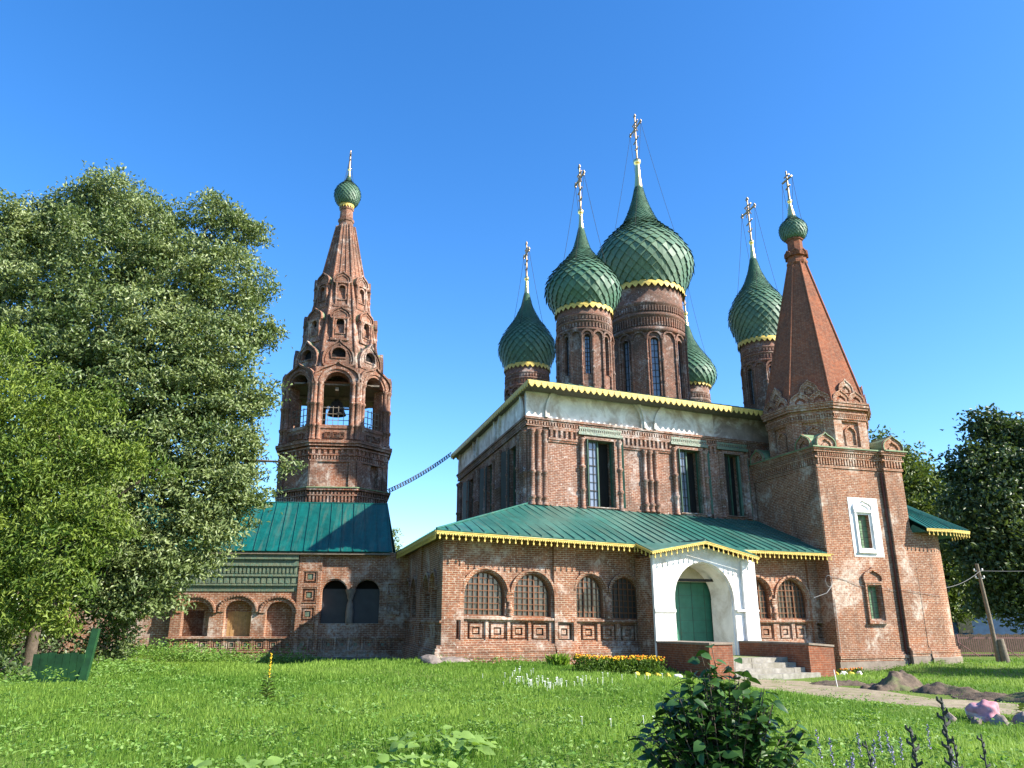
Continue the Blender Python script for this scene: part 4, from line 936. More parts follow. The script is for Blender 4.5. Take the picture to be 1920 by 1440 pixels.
# ------------------------------------------------------------------ bell tower
BS = 1.0417
TWF = T(-11.83, 50, 8.78) @ Matrix.Rotation(math.radians(-1.2), 4, 'Y') @ Matrix.Scale(BS, 4) @ T(0, 0, -8.5) @ Matrix.Rotation(math.radians(12), 4, 'Z')
bell = thing('bell_tower', 'tall octagonal brick bell tower with open arches and a ribbed tent spire', 'bell tower', (-11.83, 50, -.6))
mb = MB(); t8 = math.tan(PI / 8); AP = 3.25
def bandring(m, h, z0, z1, dd):
    hh = h + dd * t8; m.hexa([(-hh, -dd, z0), (hh, -dd, z0), (h, .2, z0), (-h, .2, z0), (-hh, -dd, z1), (hh, -dd, z1), (h, .2, z1), (-h, .2, z1)])
def shaft(m, h, k):
    if k == 1: m.wall(rect(-h, h, -1.5, 12.8), [rect(-.1, .6, 9.2, 10.6)], 0, .3); m.wall(rect(-h, h, 8, 12), [], .3, .35)
    else: m.wall(rect(-h, h, -1.5, 12.8), [], 0, .3)
    for z0, z1, dd in ((8.0, 8.1, .10), (8.5, 8.58, .14), (8.82, 8.95, .24), (10.55, 10.66, .1), (10.92, 11.0, .12), (11.3, 11.42, .14), (11.5, 11.66, .24), (11.66, 11.82, .32)): bandring(m, h, z0, z1, dd)
    dentils(m, -h, h, 8.12, 8.48, 0, .11, .2, .5); dentils(m, -h, h, 8.6, 8.8, 0, .14, .2, .5); dentils(m, -h, h, 10.68, 10.9, 0, .1, .16, .5); dentils(m, -h, h, 11.02, 11.28, 0, .1, .3, .5)
    m.box(-h, -h + .42, -.09, 0, 9.0, 10.55); m.box(h - .42, h, -.09, 0, 9.0, 10.55)
    m.box(-h, h, -.06, 0, 12.6, 12.8)
    for u in (-.42, 0, .42):
        sqpanel(m, u, 12.2, .17, -.0)
octa(mb, AP, shaft)
obj('shaft', mb, 'brick_tower', bell, TWF)
mb = MB()
octa(mb, AP, lambda m, h, k: bandring(m, h, 8.95, 9.0, .3)); obj('ledge', mb, 'green_ledge', bell, TWF)
mb = MB(); gr = MB()
def belfry(m, h, k):
    m.wall(rect(-h, h, 12.8, 16.55), [archhole(-.80, .80, 12.85, 16.2)], .05, .75)
    for u in (-1.0, 1.0, -1.28, 1.28): m.colon(u, -.02, 11.9, 15.55, .135, (12.8, 14.2), 10)
    p = arc(0, 15.42, .80, 0, 180, 16)
    m.sweep(p, -.16, 0, -.06, .2); m.sweep(p, -.32, -.16, -.14, .2)
    o = keel(0, 15.55, 2.5, 1.3)
    m.wall(o, [arc(0, 15.42, .92, 8, 172, 12)], -.08, .3); m.sweep(o, -.1, .02, -.2, .0)
octa(mb, AP, belfry)
def keelroof(m, h, k): m.sweep(keel(0, 15.55, 2.56, 1.33), -.05, .0, -.06, .8)
octa(gr, AP, keelroof)
obj('belfry', mb, 'brick_tower', bell, TWF)
mb = MB(); tent(mb, 2.72, .62, 16.45, 27.95); mb.face([(2.9 * math.cos(PI / 8 + k * PI / 4), 2.9 * math.sin(PI / 8 + k * PI / 4), 16.5) for k in range(8)])
def apz(z): return 2.72 - 2.10 * (z - 16.45) / 11.5
for k in range(8):
    F = Matrix.Rotation(2 * PI * (k + .5) / 8, 4, 'Z'); c8 = 1 / math.cos(PI / 8); mb.tube([F @ Vector((0, -2.72 * c8, 16.45)), F @ Vector((0, -.62 * c8, 27.95))], .12, 6, .07)
    F = Matrix.Rotation(2 * PI * k / 8, 4, 'Z')
    for s_ in (-.33, .33): mb.tube([F @ Vector((s_ * apz(23.5) * t8 * 2 * .5, -apz(23.5), 23.5)), F @ Vector((s_ * .62 * t8, -.62, 27.95))], .07, 6, .045)
obj('tent_roof', mb, 'brick_tower', bell, TWF)
obj('gable_roof', gr, 'green_ledge', bell, TWF)
for z0, z1, wd, zo0, zo1, wo, ap_, dep in ((16.85, 18.55, 1.75, 17.35, 18.0, .86, 2.78, 1.2), (18.75, 21.0, 1.12, 19.15, 20.15, .5, 2.32, .9), (21.3, 23.75, .98, 21.75, 22.75, .42, 1.78, .8)):
    m = MB(); zs = z1 - (.75 if wd > 1.2 else .8)
    kk = keel(0, z0 if wd > 1.2 else zs, wd, (z1 - z0) if wd > 1.2 else z1 - zs); o = ([(wd * .5, z0)] if wd < 1.2 else []) + kk + ([(-wd * .5, z0)] if wd < 1.2 else [])
    hole = archhole(-wo / 2, wo / 2, zo0, zo1, wo * .42, 8)
    m.wall(o, [hole], 0, .25); m.wall(o, [], .25, dep); m.sweep(kk, -.08, .02, -.1, .1); m.sweep(kk, .1, .17, -.05, .05)
    m.box(-wd * .52, wd * .52, -.12, .1, z0 - .1, z0 + .04); m.sweep(hole, -.1, .0, -.06, .05, True)
    if wd < 1.2:
        for u in (-wd * .4, wd * .4): m.colon(u, -.03, z0, zs, .07, ((z0 + zs) / 2,), 8)
        m.box(-wd * .52, wd * .52, -.1, .1, zs - .06, zs + .05)
    st = len(m.F); m.sweep(kk, -.05, -.01, -.03, dep); m.mark(st, 1); st = len(m.F); m.box(-wo / 2, wo / 2, .22, .24, zo0, zo1); m.mark(st, 2)  # near-black plate in the hole stands in for shade
    first = None
    for k in range(8):
        F = TWF @ Matrix.Rotation(2 * PI * k / 8, 4, 'Z') @ T(0, -ap_, 0)
        if first is None: first = obj('dormer', m, ['brick_tower', 'green_ledge', 'dark'], bell, F)
        else: copy_tree(first, bell, F)
mb = MB()
octa(mb, 3.0, lambda m, h, k: m.face([(-h, 0, 12.75), (h, 0, 12.75), (0, 3.0, 12.75)])); obj('belfry_floor', mb, 'poletimber', bell, TWF)
mb = MB()
for k in range(6): mb.box(-.8 + k * .32 - .018, -.8 + k * .32 + .018, .3, .34, 12.85, 14.1)
for z in (13.2, 13.6, 14.0): mb.box(-.8, .8, .295, .335, z - .018, z + .018)
rail = None
for k in range(8):
    F = TWF @ Matrix.Rotation(2 * PI * k / 8, 4, 'Z') @ T(0, -AP, 0)
    if rail is None: rail = obj('railing', mb, 'poletimber', bell, F)
    else: copy_tree(rail, bell, F)
mb = MB(); mb.box(-3, 3, -.1, .1, 15.3, 15.5); mb.box(-.1, .1, -3, 3, 15.1, 15.3); obj('bell_beam', mb, 'poletimber', bell, TWF); mb = MB(); mb.lathe([(.62, 14.05), (.58, 14.12), (.44, 14.5), (.36, 14.85), (.2, 15.0), (.06, 15.1)], 20, (0, -.9)); obj('bell', mb, 'iron', bell, TWF)  # bell added as a dark shape to darken the arches
mb = MB(); mb.box(-2.6, 2.6, -2.6, 2.6, 15.55, 15.65); obj('added_dark_ceiling', mb, 'poletimber', bell, TWF)  # ceiling added low to darken the arches and hide sky
mb = MB(); mb.lathe([(.62, 27.9), (.56, 28.0), (.50, 28.05), (.50, 28.35), (.56, 28.4), (.56, 28.6), (.46, 28.65), (.44, 29.3), (.5, 29.35), (.5, 29.5)], 8, sm=False)
obj('neck', mb, 'brick_tower', bell, TWF)
tp = TWF @ Vector((0, 0, 30)); 
dome(bell, (tp.x, tp.y, 1.65 * (1 - BS)), [(.52, 29.75), (.74, 29.95), (.88, 30.3), (.92, 30.62), (.84, 31.0), (.62, 31.32), (.34, 31.6), (.2, 31.85), (.13, 32.15)], 29.8, 32.5, (32.72, .13), 34.3, 22, ornate=False, band=(.5, 29.85, .45, 16))
# hanging lattice cable between tower and church eave
mb = MB(); A = TWF @ Vector((3.3, -1.45, 8.95)); B = bl + Vector((0, 0, -.1)); n = 26
pts = [A.lerp(B, k / n) - Vector((0, 0, .18 * 4 * (k / n) * (1 - k / n))) for k in range(n + 1)]; up = Vector((0, 0, .26))
mb.tube(pts, .026, 5); mb.tube([p + up for p in pts], .026, 5)
for k in range(n): mb.tube([pts[k], pts[k + 1] + up], .025, 4); mb.tube([pts[k], pts[k] + up], .03, 4)
o = obj('lattice_cable_duct', mb, 'iron'); tag(o, 'thin dark lattice cable run hanging between bell tower and church eave', 'cable')

# ------------------------------------------------------------------ foliage helpers
def leafmesh(name, P, L, Wd, A, Nn, val, mat, parent=None, bend=.18):
    """P centres, L length, Wd width, A long axis, Nn face normal, val per-leaf tone: one folded four-point leaf each"""
    n = len(P); B = np.cross(Nn, A); B /= np.linalg.norm(B, axis=1)[:, None] + 1e-9
    L = np.broadcast_to(L, n)[:, None]; Wd = np.broadcast_to(Wd, n)[:, None]
    V = np.empty((n, 4, 3)); mid = P - A * L * .08
    V[:, 0] = P - A * L * .5; V[:, 1] = mid + B * Wd * .5 + Nn * L * bend; V[:, 2] = P + A * L * .5; V[:, 3] = mid - B * Wd * .5 + Nn * L * bend
    me = bpy.data.meshes.new(name); me.vertices.add(n * 4); me.vertices.foreach_set('co', V.ravel().astype(np.float32))
    tri = np.arange(n)[:, None] * 4 + np.array([0, 1, 2, 0, 2, 3]); me.loops.add(n * 6); me.loops.foreach_set('vertex_index', tri.ravel().astype(np.int32))
    me.polygons.add(n * 2); me.polygons.foreach_set('loop_start', (np.arange(n * 2) * 3).astype(np.int32))
    me.update(calc_edges=True); me.validate()
    at = me.attributes.new('rnd', 'FLOAT', 'POINT'); at.data.foreach_set('value', np.repeat(np.clip(val, 0, 1), 4).astype(np.float32))
    return obj(name, me, mat, parent)
def unit(v): return v / (np.linalg.norm(v, axis=-1, keepdims=True) + 1e-9)
def crown(name, blobs, per_m3, sprayR, perspray, leafL, leafW, mat, parent, droop=.3, shell=.5, flat=.55, tone=.5):
    """sprays of leaves spread through ball-shaped limbs, denser towards the outside"""
    PS = []; TV = []
    for x, y, z, r in blobs:
        n = max(2, int(per_m3 * (r ** 2.3)))
        d = unit(nr.normal(size=(n, 3))); rad = r * (shell + (1 - shell) * nr.random(n) ** .6) * (.70 + .62 * nr.random(n) ** 1.6)
        PS.append(np.array([x, y, z]) + d * rad[:, None]); TV.append(np.clip(nr.normal(tone + nr.normal(0, .16), .18, n), 0, 1))
    PS = np.concatenate(PS); TV = np.concatenate(TV); m = len(PS)
    ax = unit(nr.normal(size=(m, 3)) * [1, 1, .35] + [0, 0, -droop])
    idx = np.repeat(np.arange(m), perspray); N_ = len(idx)
    t = nr.random(N_) - .3
    off = nr.normal(size=(N_, 3)) * sprayR * np.array([.5, .5, .5 * flat])
    P = PS[idx] + ax[idx] * (t * sprayR * 1.7)[:, None] + off
    A = unit(ax[idx] * .7 + nr.normal(size=(N_, 3)) * .6 + [0, 0, -droop * .6])
    Nn = unit(nr.normal(size=(N_, 3)) * .75 + [0.25, -.15, .55]); Nn = unit(Nn - A * (Nn * A).sum(1)[:, None])
    L = leafL * nr.uniform(.65, 1.3, N_); Wd = leafW * nr.uniform(.7, 1.25, N_)
    return leafmesh(name, P, L, Wd, A, Nn, TV[idx] + nr.normal(0, .16, N_), mat, parent), PS
def limbs(mb, base, fork, targets, r0, r1):
    base = Vector(base); fork = Vector(fork); k = [base, base.lerp(fork, .35) + Vector((.1, 0, 0)), base.lerp(fork, .7) - Vector((.08, .05, 0)), fork]
    mb.tube([base - Vector((0, 0, .4))] + k[1:], r0, 10, r1)
    for t in targets:
        t = Vector(t); s_ = base.lerp(fork, rnd.uniform(.75, 1.0)); m1 = s_.lerp(t, .35) + Vector((rnd.uniform(-.4, .4), rnd.uniform(-.4, .4), .5)); m2 = s_.lerp(t, .7) + Vector((rnd.uniform(-.3, .3), rnd.uniform(-.3, .3), .3))
        mb.tube([s_, m1, m2, t], r1 * rnd.uniform(.45, .7), 6, .03)

# ------------------------------------------------------------------ trees
BIG = [(-19.9, 33.0, 21.4, 1.6), (-21.2, 33.0, 20.7, 1.6), (-18.3, 33.0, 20.0, 2.0), (-22.0, 33.0, 19.4, 1.9), (-23.1, 32.0, 18.9, 1.8), (-25.6, 33.0, 18.2, 2.8), (-14.5, 33.0, 20.6, 1.1), (-15.8, 33.0, 19.4, 1.6), (-13.5, 33.0, 19.4, 1.3), (-12.7, 33.0, 19.4, 0.9), (-18.9, 32.0, 17.7, 2.7), (-15.8, 32.0, 16.7, 2.3), (-13.3, 32.0, 16.4, 2.0), (-11.8, 32.0, 16.1, 0.9), (-22.0, 32.0, 15.6, 2.9), (-24.5, 32.0, 13.5, 2.9), (-18.2, 31.0, 13.6, 2.8), (-15.3, 31.0, 13.1, 2.6), (-13.0, 31.0, 13.1, 2.2), (-11.8, 32.0, 13.9, 1.3), (-11.1, 32.0, 14.0, 0.7), (-19.6, 31.0, 11.2, 2.7), (-15.9, 30.5, 10.6, 2.5), (-13.7, 31.0, 11.0, 2.2), (-11.8, 31.0, 10.7, 1.6), (-10.9, 31.5, 10.5, 0.8), (-16.4, 30.5, 8.1, 2.4), (-13.8, 30.5, 8.3, 2.2), (-12.0, 31.0, 8.6, 1.6), (-11.0, 31.0, 8.6, 0.8), (-18.4, 30.0, 7.3, 2.4), (-12.5, 30.5, 6.5, 1.8), (-11.2, 31.0, 6.8, 1.0), (-10.7, 31.0, 6.1, 0.7), (-14.3, 30.0, 5.8, 1.9), (-16.1, 30.0, 5.2, 1.9), (-12.3, 30.5, 4.8, 1.3), (-11.4, 31.0, 5.2, 0.8), (-13.1, 30.2, 3.8, 1.3), (-12.1, 30.5, 3.8, 0.7), (-14.4, 30.0, 3.2, 1.4), (-15.5, 30.0, 2.6, 1.2), (-13.5, 30.2, 2.4, 0.9), (-14.8, 30.0, 1.8, 0.8), (-9.4, 31.5, 7.9, 0.4), (-9.6, 31.5, 7.4, 0.3)]
LIGHT = [(-18.0, 25.0, 10.9, 1.1), (-16.9, 25.0, 9.0, 1.3), (-18.1, 25.0, 7.8, 1.8), (-15.4, 25.0, 8.0, 1.4), (-14.5, 25.5, 8.7, 0.9), (-16.0, 24.0, 6.5, 1.5), (-14.3, 24.5, 6.4, 1.5), (-13.0, 25.0, 6.9, 1.0), (-12.0, 25.5, 6.5, 0.5), (-15.1, 24.0, 4.8, 1.6), (-13.3, 24.0, 4.8, 1.3), (-15.5, 23.5, 3.5, 1.5), (-14.0, 23.5, 3.1, 1.3), (-13.1, 24.0, 3.5, 0.8), (-17.2, 24.0, 5.2, 1.5), (-14.9, 23.5, 2.1, 1.0), (-13.7, 23.5, 2.1, 0.7), (-16.3, 23.5, 2.5, 1.3), (-12.8, 24.5, 4.2, 0.5)]
RB1 = [(32.7, 66.0, 16.0, 1.4), (33.8, 66.0, 14.1, 2.6), (32.6, 66.0, 11.7, 2.6), (35.6, 66.0, 13.1, 1.9), (35.7, 65.0, 11.6, 1.5), (33.7, 65.0, 10.2, 2.7), (36.3, 65.0, 9.3, 2.0), (37.5, 65.0, 8.4, 1.8), (34.5, 64.0, 7.0, 2.7), (36.9, 64.0, 5.7, 2.6), (34.7, 63.0, 4.0, 2.4), (36.2, 63.0, 2.3, 1.9), (32.4, 67.0, 14.3, 1.9), (31.2, 67.0, 12.4, 1.9), (38.6, 66.0, 11.7, 1.3)]
RB2 = [(34.4, 54.0, 15.0, 1.4), (35.8, 54.0, 13.8, 2.1), (37.7, 54.0, 13.8, 2.3), (33.5, 54.0, 12.2, 1.9), (31.9, 54.0, 11.4, 1.2), (33.7, 53.0, 10.1, 2.8), (36.7, 53.0, 10.1, 3.4), (31.9, 53.0, 8.6, 2.2), (33.2, 52.0, 6.7, 3.1), (36.0, 52.0, 6.4, 3.2), (31.7, 52.0, 4.6, 2.1), (34.0, 52.0, 3.6, 2.8), (31.7, 52.0, 2.9, 1.6), (35.0, 52.0, 2.2, 2.1), (31.2, 53.0, 6.5, 1.5), (38, 53, 12, 3), (39, 52, 7, 3.2), (38, 52, 3, 2.6)]
def tree(name, label, blobs, base, fork, r0, mat, per, sr, ps, LL, LW, group=None, droop=.3, tone=.5, shell=.5, nl=14):
    t = thing(name, label, 'tree', base, group); mb = MB()
    tg = rnd.sample(blobs, min(nl, len(blobs))); limbs(mb, base, fork, [b[:3] for b in tg], r0, r0 * .6); obj('trunk', mb, 'bark', t)
    crown('crown', blobs, per, sr, ps, LL, LW, mat, t, droop, shell, .55, tone); 
    for ch in t.children:                     # meshes are laid out in world metres
        WM[ch] = Matrix(); ch.matrix_local = WM[t].inverted()
    return t
tree('willow_tree', 'tallest tree at the left with silvery olive leaves, filling the left edge', [(x, y, z, r * .97) for x, y, z, r in BIG] + [(-17.5, 31, 3.5, 2.0), (-19.5, 31, 4.5, 2.2), (-15.2, 31, 1.2, 1.0), (-12.4, 31.5, 5.8, 1.0), (-11.7, 31.5, 7.6, 1.0)], (-17.4, 29.8, 0), (-17.8, 31.0, 8), .45, 'leaf_olive', 25, .44, 52, .20, .088, 'trees', droop=.35, tone=.55, shell=.45, nl=26)
tree('ash_tree', 'lower yellow-green leafy tree in front of the tall silvery tree at the left', [(x, y, z, r * .93) for x, y, z, r in LIGHT] + [(-16.5, 25, 1.2, 1.0), (-18.2, 25.5, 2.2, 1.4), (-18.6, 26, 5, 1.6), (-14.2, 24.4, 1.7, .7)], (-15.95, 26.5, -.1), (-15.4, 25.4, 4.2), .22, 'leaf_light', 30, .42, 42, .19, .06, 'trees', droop=.55, tone=.5, shell=.35, nl=12)
tree('elder_shrub', 'dark shrubby undergrowth in the shade below the left trees', [(-17, 29.5, .6, 1.3), (-19, 29, .9, 1.6), (-15.2, 30.2, .5, 1.0), (-21, 30, 1.2, 1.8), (-16.2, 23.6, .2, .55), (-14.6, 23, .15, .5), (-13.5, 22.4, .1, .4)], (-17.5, 29.5, -.05), (-17.5, 29.5, .5), .06, 'leaf_dark', 60, .35, 16, .16, .09, 'trees', nl=5)
tree('linden_tree', 'sunlit green tree rising just behind the chapel tower', [b for b in RB1 if b[2] > 3.5] + [(34.5, 63, 2.6, 1.5), (37.5, 64, 3.0, 1.6)] + [(39.5, 64, 8, 2.2), (40.5, 64, 5, 2)], (34.5, 65, -1), (34.3, 65, 5), .4, 'leaf_mid', 19, .75, 22, .36, .2, 'trees', tone=.55)
tree('linden_tree', 'dark green tree at the right edge behind the leaning pole', [(x, y, z, r * .93) for x, y, z, r in RB2 if z > 3.2] + [(31.8, 52, 2.9, 1.2), (34.5, 52.5, 2.6, 1.2), (37.5, 53, 2.6, 1.3)], (34.8, 53, -1), (34.6, 53, 4.5), .45, 'leaf_dark', 20, .7, 24, .36, .2, 'trees', tone=.5)
tree('maple_tree', 'leafy maple just beyond the right edge, shading a strip of lawn by the apse', [(33, 31, 6.5, 2.4), (35.5, 30, 7.5, 2.6), (31.5, 32.2, 5.4, 1.7), (37.5, 30, 6, 2.2), (34, 32, 8.6, 1.8)], (34.5, 31, -.7), (34.5, 31, 4), .25, 'leaf_mid', 26, .5, 26, .24, .14, 'trees', nl=5)
tree('birch_tree', 'small faint pale tree far off between bell tower and church', [(-14.4, 95.0, 11.6, 0.8), (-14.6, 95.0, 10.3, 0.9), (-14.2, 95.0, 9.3, 0.9), (-14.5, 95, 7, 1.2)], (-14.4, 95, -1.2), (-14.4, 95, 7), .15, 'leaf_olive', 22, .4, 6, .4, .2, 'trees', tone=.9, nl=4)

# ------------------------------------------------------------------ grass and weeds: one sheet of blades, thinning with distance
def blades(n, ymin, ymax, wide, hgt, wid, seed):
    r = np.random.default_rng(seed); y = ymin + (ymax - ymin) * r.random(n) ** 1.0; x = (r.random(n) * 2 - 1) * (wide[0] + wide[1] * y)
    return x, y, r
GP = []
for n, y0, y1, hg, wd in ((150000, 5.2, 12, .085, .0085), (105000, 12, 20, .105, .014), (90000, 20, 31, .10, .022), (55000, 28, 46, .11, .034)):
    x, y, r = blades(n, y0, y1, (5.0 if y0 < 10 else 2.0, .74), hg, wd, n)
    lx = (x - G0[0]) * math.cos(math.radians(24)) + (y - G0[1]) * math.sin(math.radians(24)); ld = -(x - G0[0]) * math.sin(math.radians(24)) + (y - G0[1]) * math.cos(math.radians(24))
    pd = pathdist(x, y); ok = (pd > .72 + .30 * r.random(n) + .38 * np.sin(x * 2.1 + np.sin(y * 1.7)) * np.cos(y * 1.9)) | ((pd < .6) & (r.random(n) < .05)) & ~((lx > -.4) & (lx < 22) & (ld > -.25)) & ~((lx > 9) & (lx < 15.6) & (ld > -5.4))
    cx = (x - 15.85) * math.cos(math.radians(18)) + (y - 38.93) * math.sin(math.radians(18)); cdp = -(x - 15.85) * math.sin(math.radians(18)) + (y - 38.93) * math.cos(math.radians(18))
    ok &= ~((cx > -.3) & (cx < 8.6) & (cdp > -.35)); ok &= ~((y > 42.2 + .105 * (x + 5.8)) & (x < -4))
    x, y = x[ok], y[ok]; m = len(x)
    clump = np.sin(x * 1.7 + 1.3 * np.sin(y * .9)) * np.cos(y * 1.45 + np.sin(x * .8)); patch = np.sin(x * .45 + 2) * np.cos(y * .38 - 1)
    h = hg * (.45 + .8 * r.random(m) + .9 * r.random(m) ** 8) * (1 + .45 * clump); h *= np.clip((pathdist(x, y) - .8) / 1.3, .3, 1); a = r.random(m) * 2 * PI; lean = .15 + .55 * r.random(m) ** 1.5
    GP.append((x, y, h, a, lean, wd * (.7 + .6 * r.random(m)), np.clip(.45 + .18 * clump + .28 * patch + .2 * np.sin(x * .21 + y * .55) + r.normal(0, .2, m), 0, 1)))
x, y, h, a, lean, wd, tv = [np.concatenate(q) for q in zip(*GP)]; n = len(x); z = np.concatenate([terr(x[i:i + 40000], y[i:i + 40000]) for i in range(0, n, 40000)])
dx, dy = np.cos(a), np.sin(a); fa = np.where(np.random.default_rng(3).random(n) < .7, 0, a + PI / 2); bx, by = np.cos(fa), np.sin(fa)
V = np.empty((n, 5, 3)); B0 = np.stack([x, y, z - .01], 1); S = np.stack([bx, by, 0 * x], 1) * (wd / 2)[:, None]; D = np.stack([dx, dy, 0 * x], 1)
md = B0 + D * (h * lean * .35)[:, None] + np.array([0, 0, 1]) * (h * .6)[:, None]; tp_ = B0 + D * (h * lean)[:, None] + np.array([0, 0, 1]) * (h * (1 - .25 * lean))[:, None]
V[:, 0] = B0 - S; V[:, 1] = B0 + S; V[:, 2] = md + S * .75; V[:, 3] = md - S * .75; V[:, 4] = tp_
me = bpy.data.meshes.new('grass'); me.vertices.add(n * 5); me.vertices.foreach_set('co', V.ravel().astype(np.float32))
tri = np.arange(n)[:, None] * 5 + np.array([0, 1, 2, 0, 2, 3, 3, 2, 4]); me.loops.add(n * 9); me.loops.foreach_set('vertex_index', tri.ravel().astype(np.int32))
me.polygons.add(n * 3); me.polygons.foreach_set('loop_start', (np.arange(n * 3) * 3).astype(np.int32)); me.update(calc_edges=True)
me.attributes.new('rnd', 'FLOAT', 'POINT').data.foreach_set('value', np.repeat(tv, 5).astype(np.float32))
tag(obj('grass', me, 'grass'), kind='stuff')
# low broad weeds between the blades (uncountable ground cover)
def patchleaves(cx, cy, rx, ry, n, hmax, LL, LW, seed, up=.6):
    r = np.random.default_rng(seed); q = r.normal(size=(n, 2)) * .5; x = cx + q[:, 0] * rx; y = cy + q[:, 1] * ry; z = terr(x, y) + hmax * (.15 + .85 * r.random(n)) * np.exp(-(q ** 2).sum(1) * .8)
    A = unit(r.normal(size=(n, 3)) * [1, 1, .3] + [0, -.15, -.1]); Nn = unit(r.normal(size=(n, 3)) * .5 + [.15, -.25, up + .3]); Nn = unit(Nn - A * (Nn * A).sum(1)[:, None])
    return np.stack([x, y, z], 1), LL * r.uniform(.6, 1.3, n), LW * r.uniform(.6, 1.3, n), A, Nn, r.random(n)
parts = []
for k in range(1500):
    y0 = 5.5 + 17 * nr.random() ** 1.3; x0 = (nr.random() * 2 - 1) * (1 + .72 * y0)
    if pathdist(np.array([x0]), np.array([y0]))[0] < 1.3: continue
    sc = nr.uniform(.5, 1.2); parts.append(patchleaves(x0, y0, .55 * sc, .4 * sc, int(nr.uniform(12, 44)), nr.uniform(.08, .2), nr.uniform(.04, .10), nr.uniform(.022, .06), 1000 + k))
for k in range(60):       # nettles and climbers against the arcade wing and under the trees
    x0 = nr.uniform(-19, -7.5); y0 = nr.uniform(36.5, 41.6) - .02 * abs(x0 + 12); parts.append(patchleaves(x0, y0, 1.2, .7, 130, nr.uniform(.3, .95) if x0 < -9.5 else .3, .13, .07, 2000 + k))
for k in range(46):
    x0 = nr.uniform(-19, -11.5); y0 = nr.uniform(19.5, 28); parts.append(patchleaves(x0, y0, 1.0, .8, 110, nr.uniform(.15, .5), .12, .06, 3000 + k))
for k in range(70):       # weeds and seedlings along the foot of the walls
    u = nr.uniform(-.6, 9); d = nr.uniform(-.75, -.3); p = GF @ Vector((u, d, 0)) if k < 40 else CH @ Vector((nr.uniform(0, 8), nr.uniform(-1.2, -.5), 0)); parts.append(patchleaves(p.x, p.y, .45, .25, 34, nr.uniform(.06, .32), .10, .04, 5000 + k))
for k in range(60):       # scrappy growth on the trodden path and the dug soil
    f = nr.random(); i = int(f * (len(PATH) - 1)); a = PATH[i][0].lerp(PATH[i + 1][0], nr.random()); parts.append(patchleaves(a.x + nr.normal(0, 1.1), a.y + nr.normal(0, .8), .4, .3, 16, .07, .07, .035, 6000 + k))
q = [np.concatenate(t) for t in zip(*parts)]; tag(leafmesh('ground_weeds', *q, 'weed'), kind='stuff')

# ------------------------------------------------------------------ small things
LT = np.array([[0, 0, 0], [.2, .36, .07], [.2, -.36, .07], [.35, 0, 0], [.55, .40, .04], [.55, -.40, .04], [.7, 0, -.05], [.85, .2, -.07], [.85, -.2, -.07], [1.06, 0, -.2]])
LQ = [(0, 3, 1), (0, 2, 3), (1, 3, 6, 4), (2, 5, 6, 3), (4, 6, 7), (5, 8, 6), (6, 9, 7), (6, 8, 9)]
def bigleaves(name, P, L, Wd, A, Nn, val, mat, parent=None):
    n = len(P); B = np.cross(Nn, A); L = np.broadcast_to(L, n); Wd = np.broadcast_to(Wd, n)
    V = P[:, None] + A[:, None] * (LT[None, :, 0] * L[:, None])[..., None] + B[:, None] * (LT[None, :, 1] * Wd[:, None])[..., None] + Nn[:, None] * (LT[None, :, 2] * L[:, None])[..., None]
    m = MB(); m.V = [tuple(v) for v in V.reshape(-1, 3)]; m.F = [tuple(i * 10 + q for q in f) for i in range(n) for f in LQ]
    me = m.build(name, False)
    for p in me.polygons: p.use_smooth = True
    me.attributes.new('rnd', 'FLOAT', 'POINT').data.foreach_set('value', np.repeat(np.clip(val, 0, 1), 10).astype(np.float32))
    o = obj(name, me, mat, None)
    if parent is not None: o.parent = parent; o.matrix_local = WM[parent].inverted()
    return o
def world_child(o, t): o.parent = t; WM[o] = Matrix(); o.matrix_local = WM[t].inverted(); return o
def gz(x, y, up=0): return (x, y, tz(x, y) + up)

# foreground bush
bx, by = 1.84, 7.2; t = thing('lilac_bush', 'dark glossy leafy bush in the foreground, cut off by the bottom edge', 'bush', gz(bx, by))
mb = MB(); P = []; A_ = []
r_ = np.random.default_rng(5)
for k in range(110):
    a = r_.random() * 2 * PI; q = r_.random() ** .6; tx = bx + .80 * q * math.cos(a); ty = by + .6 * q * math.sin(a); ht = (1.32 - .70 * q ** 1.5) * r_.uniform(.84, 1.02)
    if k == 0: tx, ty, ht = bx - .05, by, 1.43
    if k == 1: tx, ty, ht = bx - .17, by - .1, 1.34
    b0 = Vector((bx + .25 * q * math.cos(a), by + .2 * q * math.sin(a), 0)); e_ = Vector((tx, ty, ht)); md = b0.lerp(e_, .5) + Vector((0, 0, .06)); mb.tube([b0, md, e_], .008, 5, .003)
    for j in range(16):
        f = .12 + .88 * j / 15; p = b0.lerp(e_, f) + Vector((0, 0, .06 * 4 * f * (1 - f))); an = j * 2.4 + k; P.append(p); A_.append((math.cos(an), math.sin(an), r_.uniform(-.55, .25)))
world_child(obj('stem', mb, 'bark'), t)
P = np.array([tuple(p) for p in P]) + r_.normal(0, .015, (len(P), 3)); A_ = unit(np.array(A_)); Nn = unit(r_.normal(size=A_.shape) * .35 + [0, 0, 1]); Nn = unit(Nn - A_ * (Nn * A_).sum(1)[:, None])
bigleaves('foliage', P, r_.uniform(.08, .145, len(P)), r_.uniform(.08, .125, len(P)), A_, Nn, r_.random(len(P)), 'leaf_lilac', t)

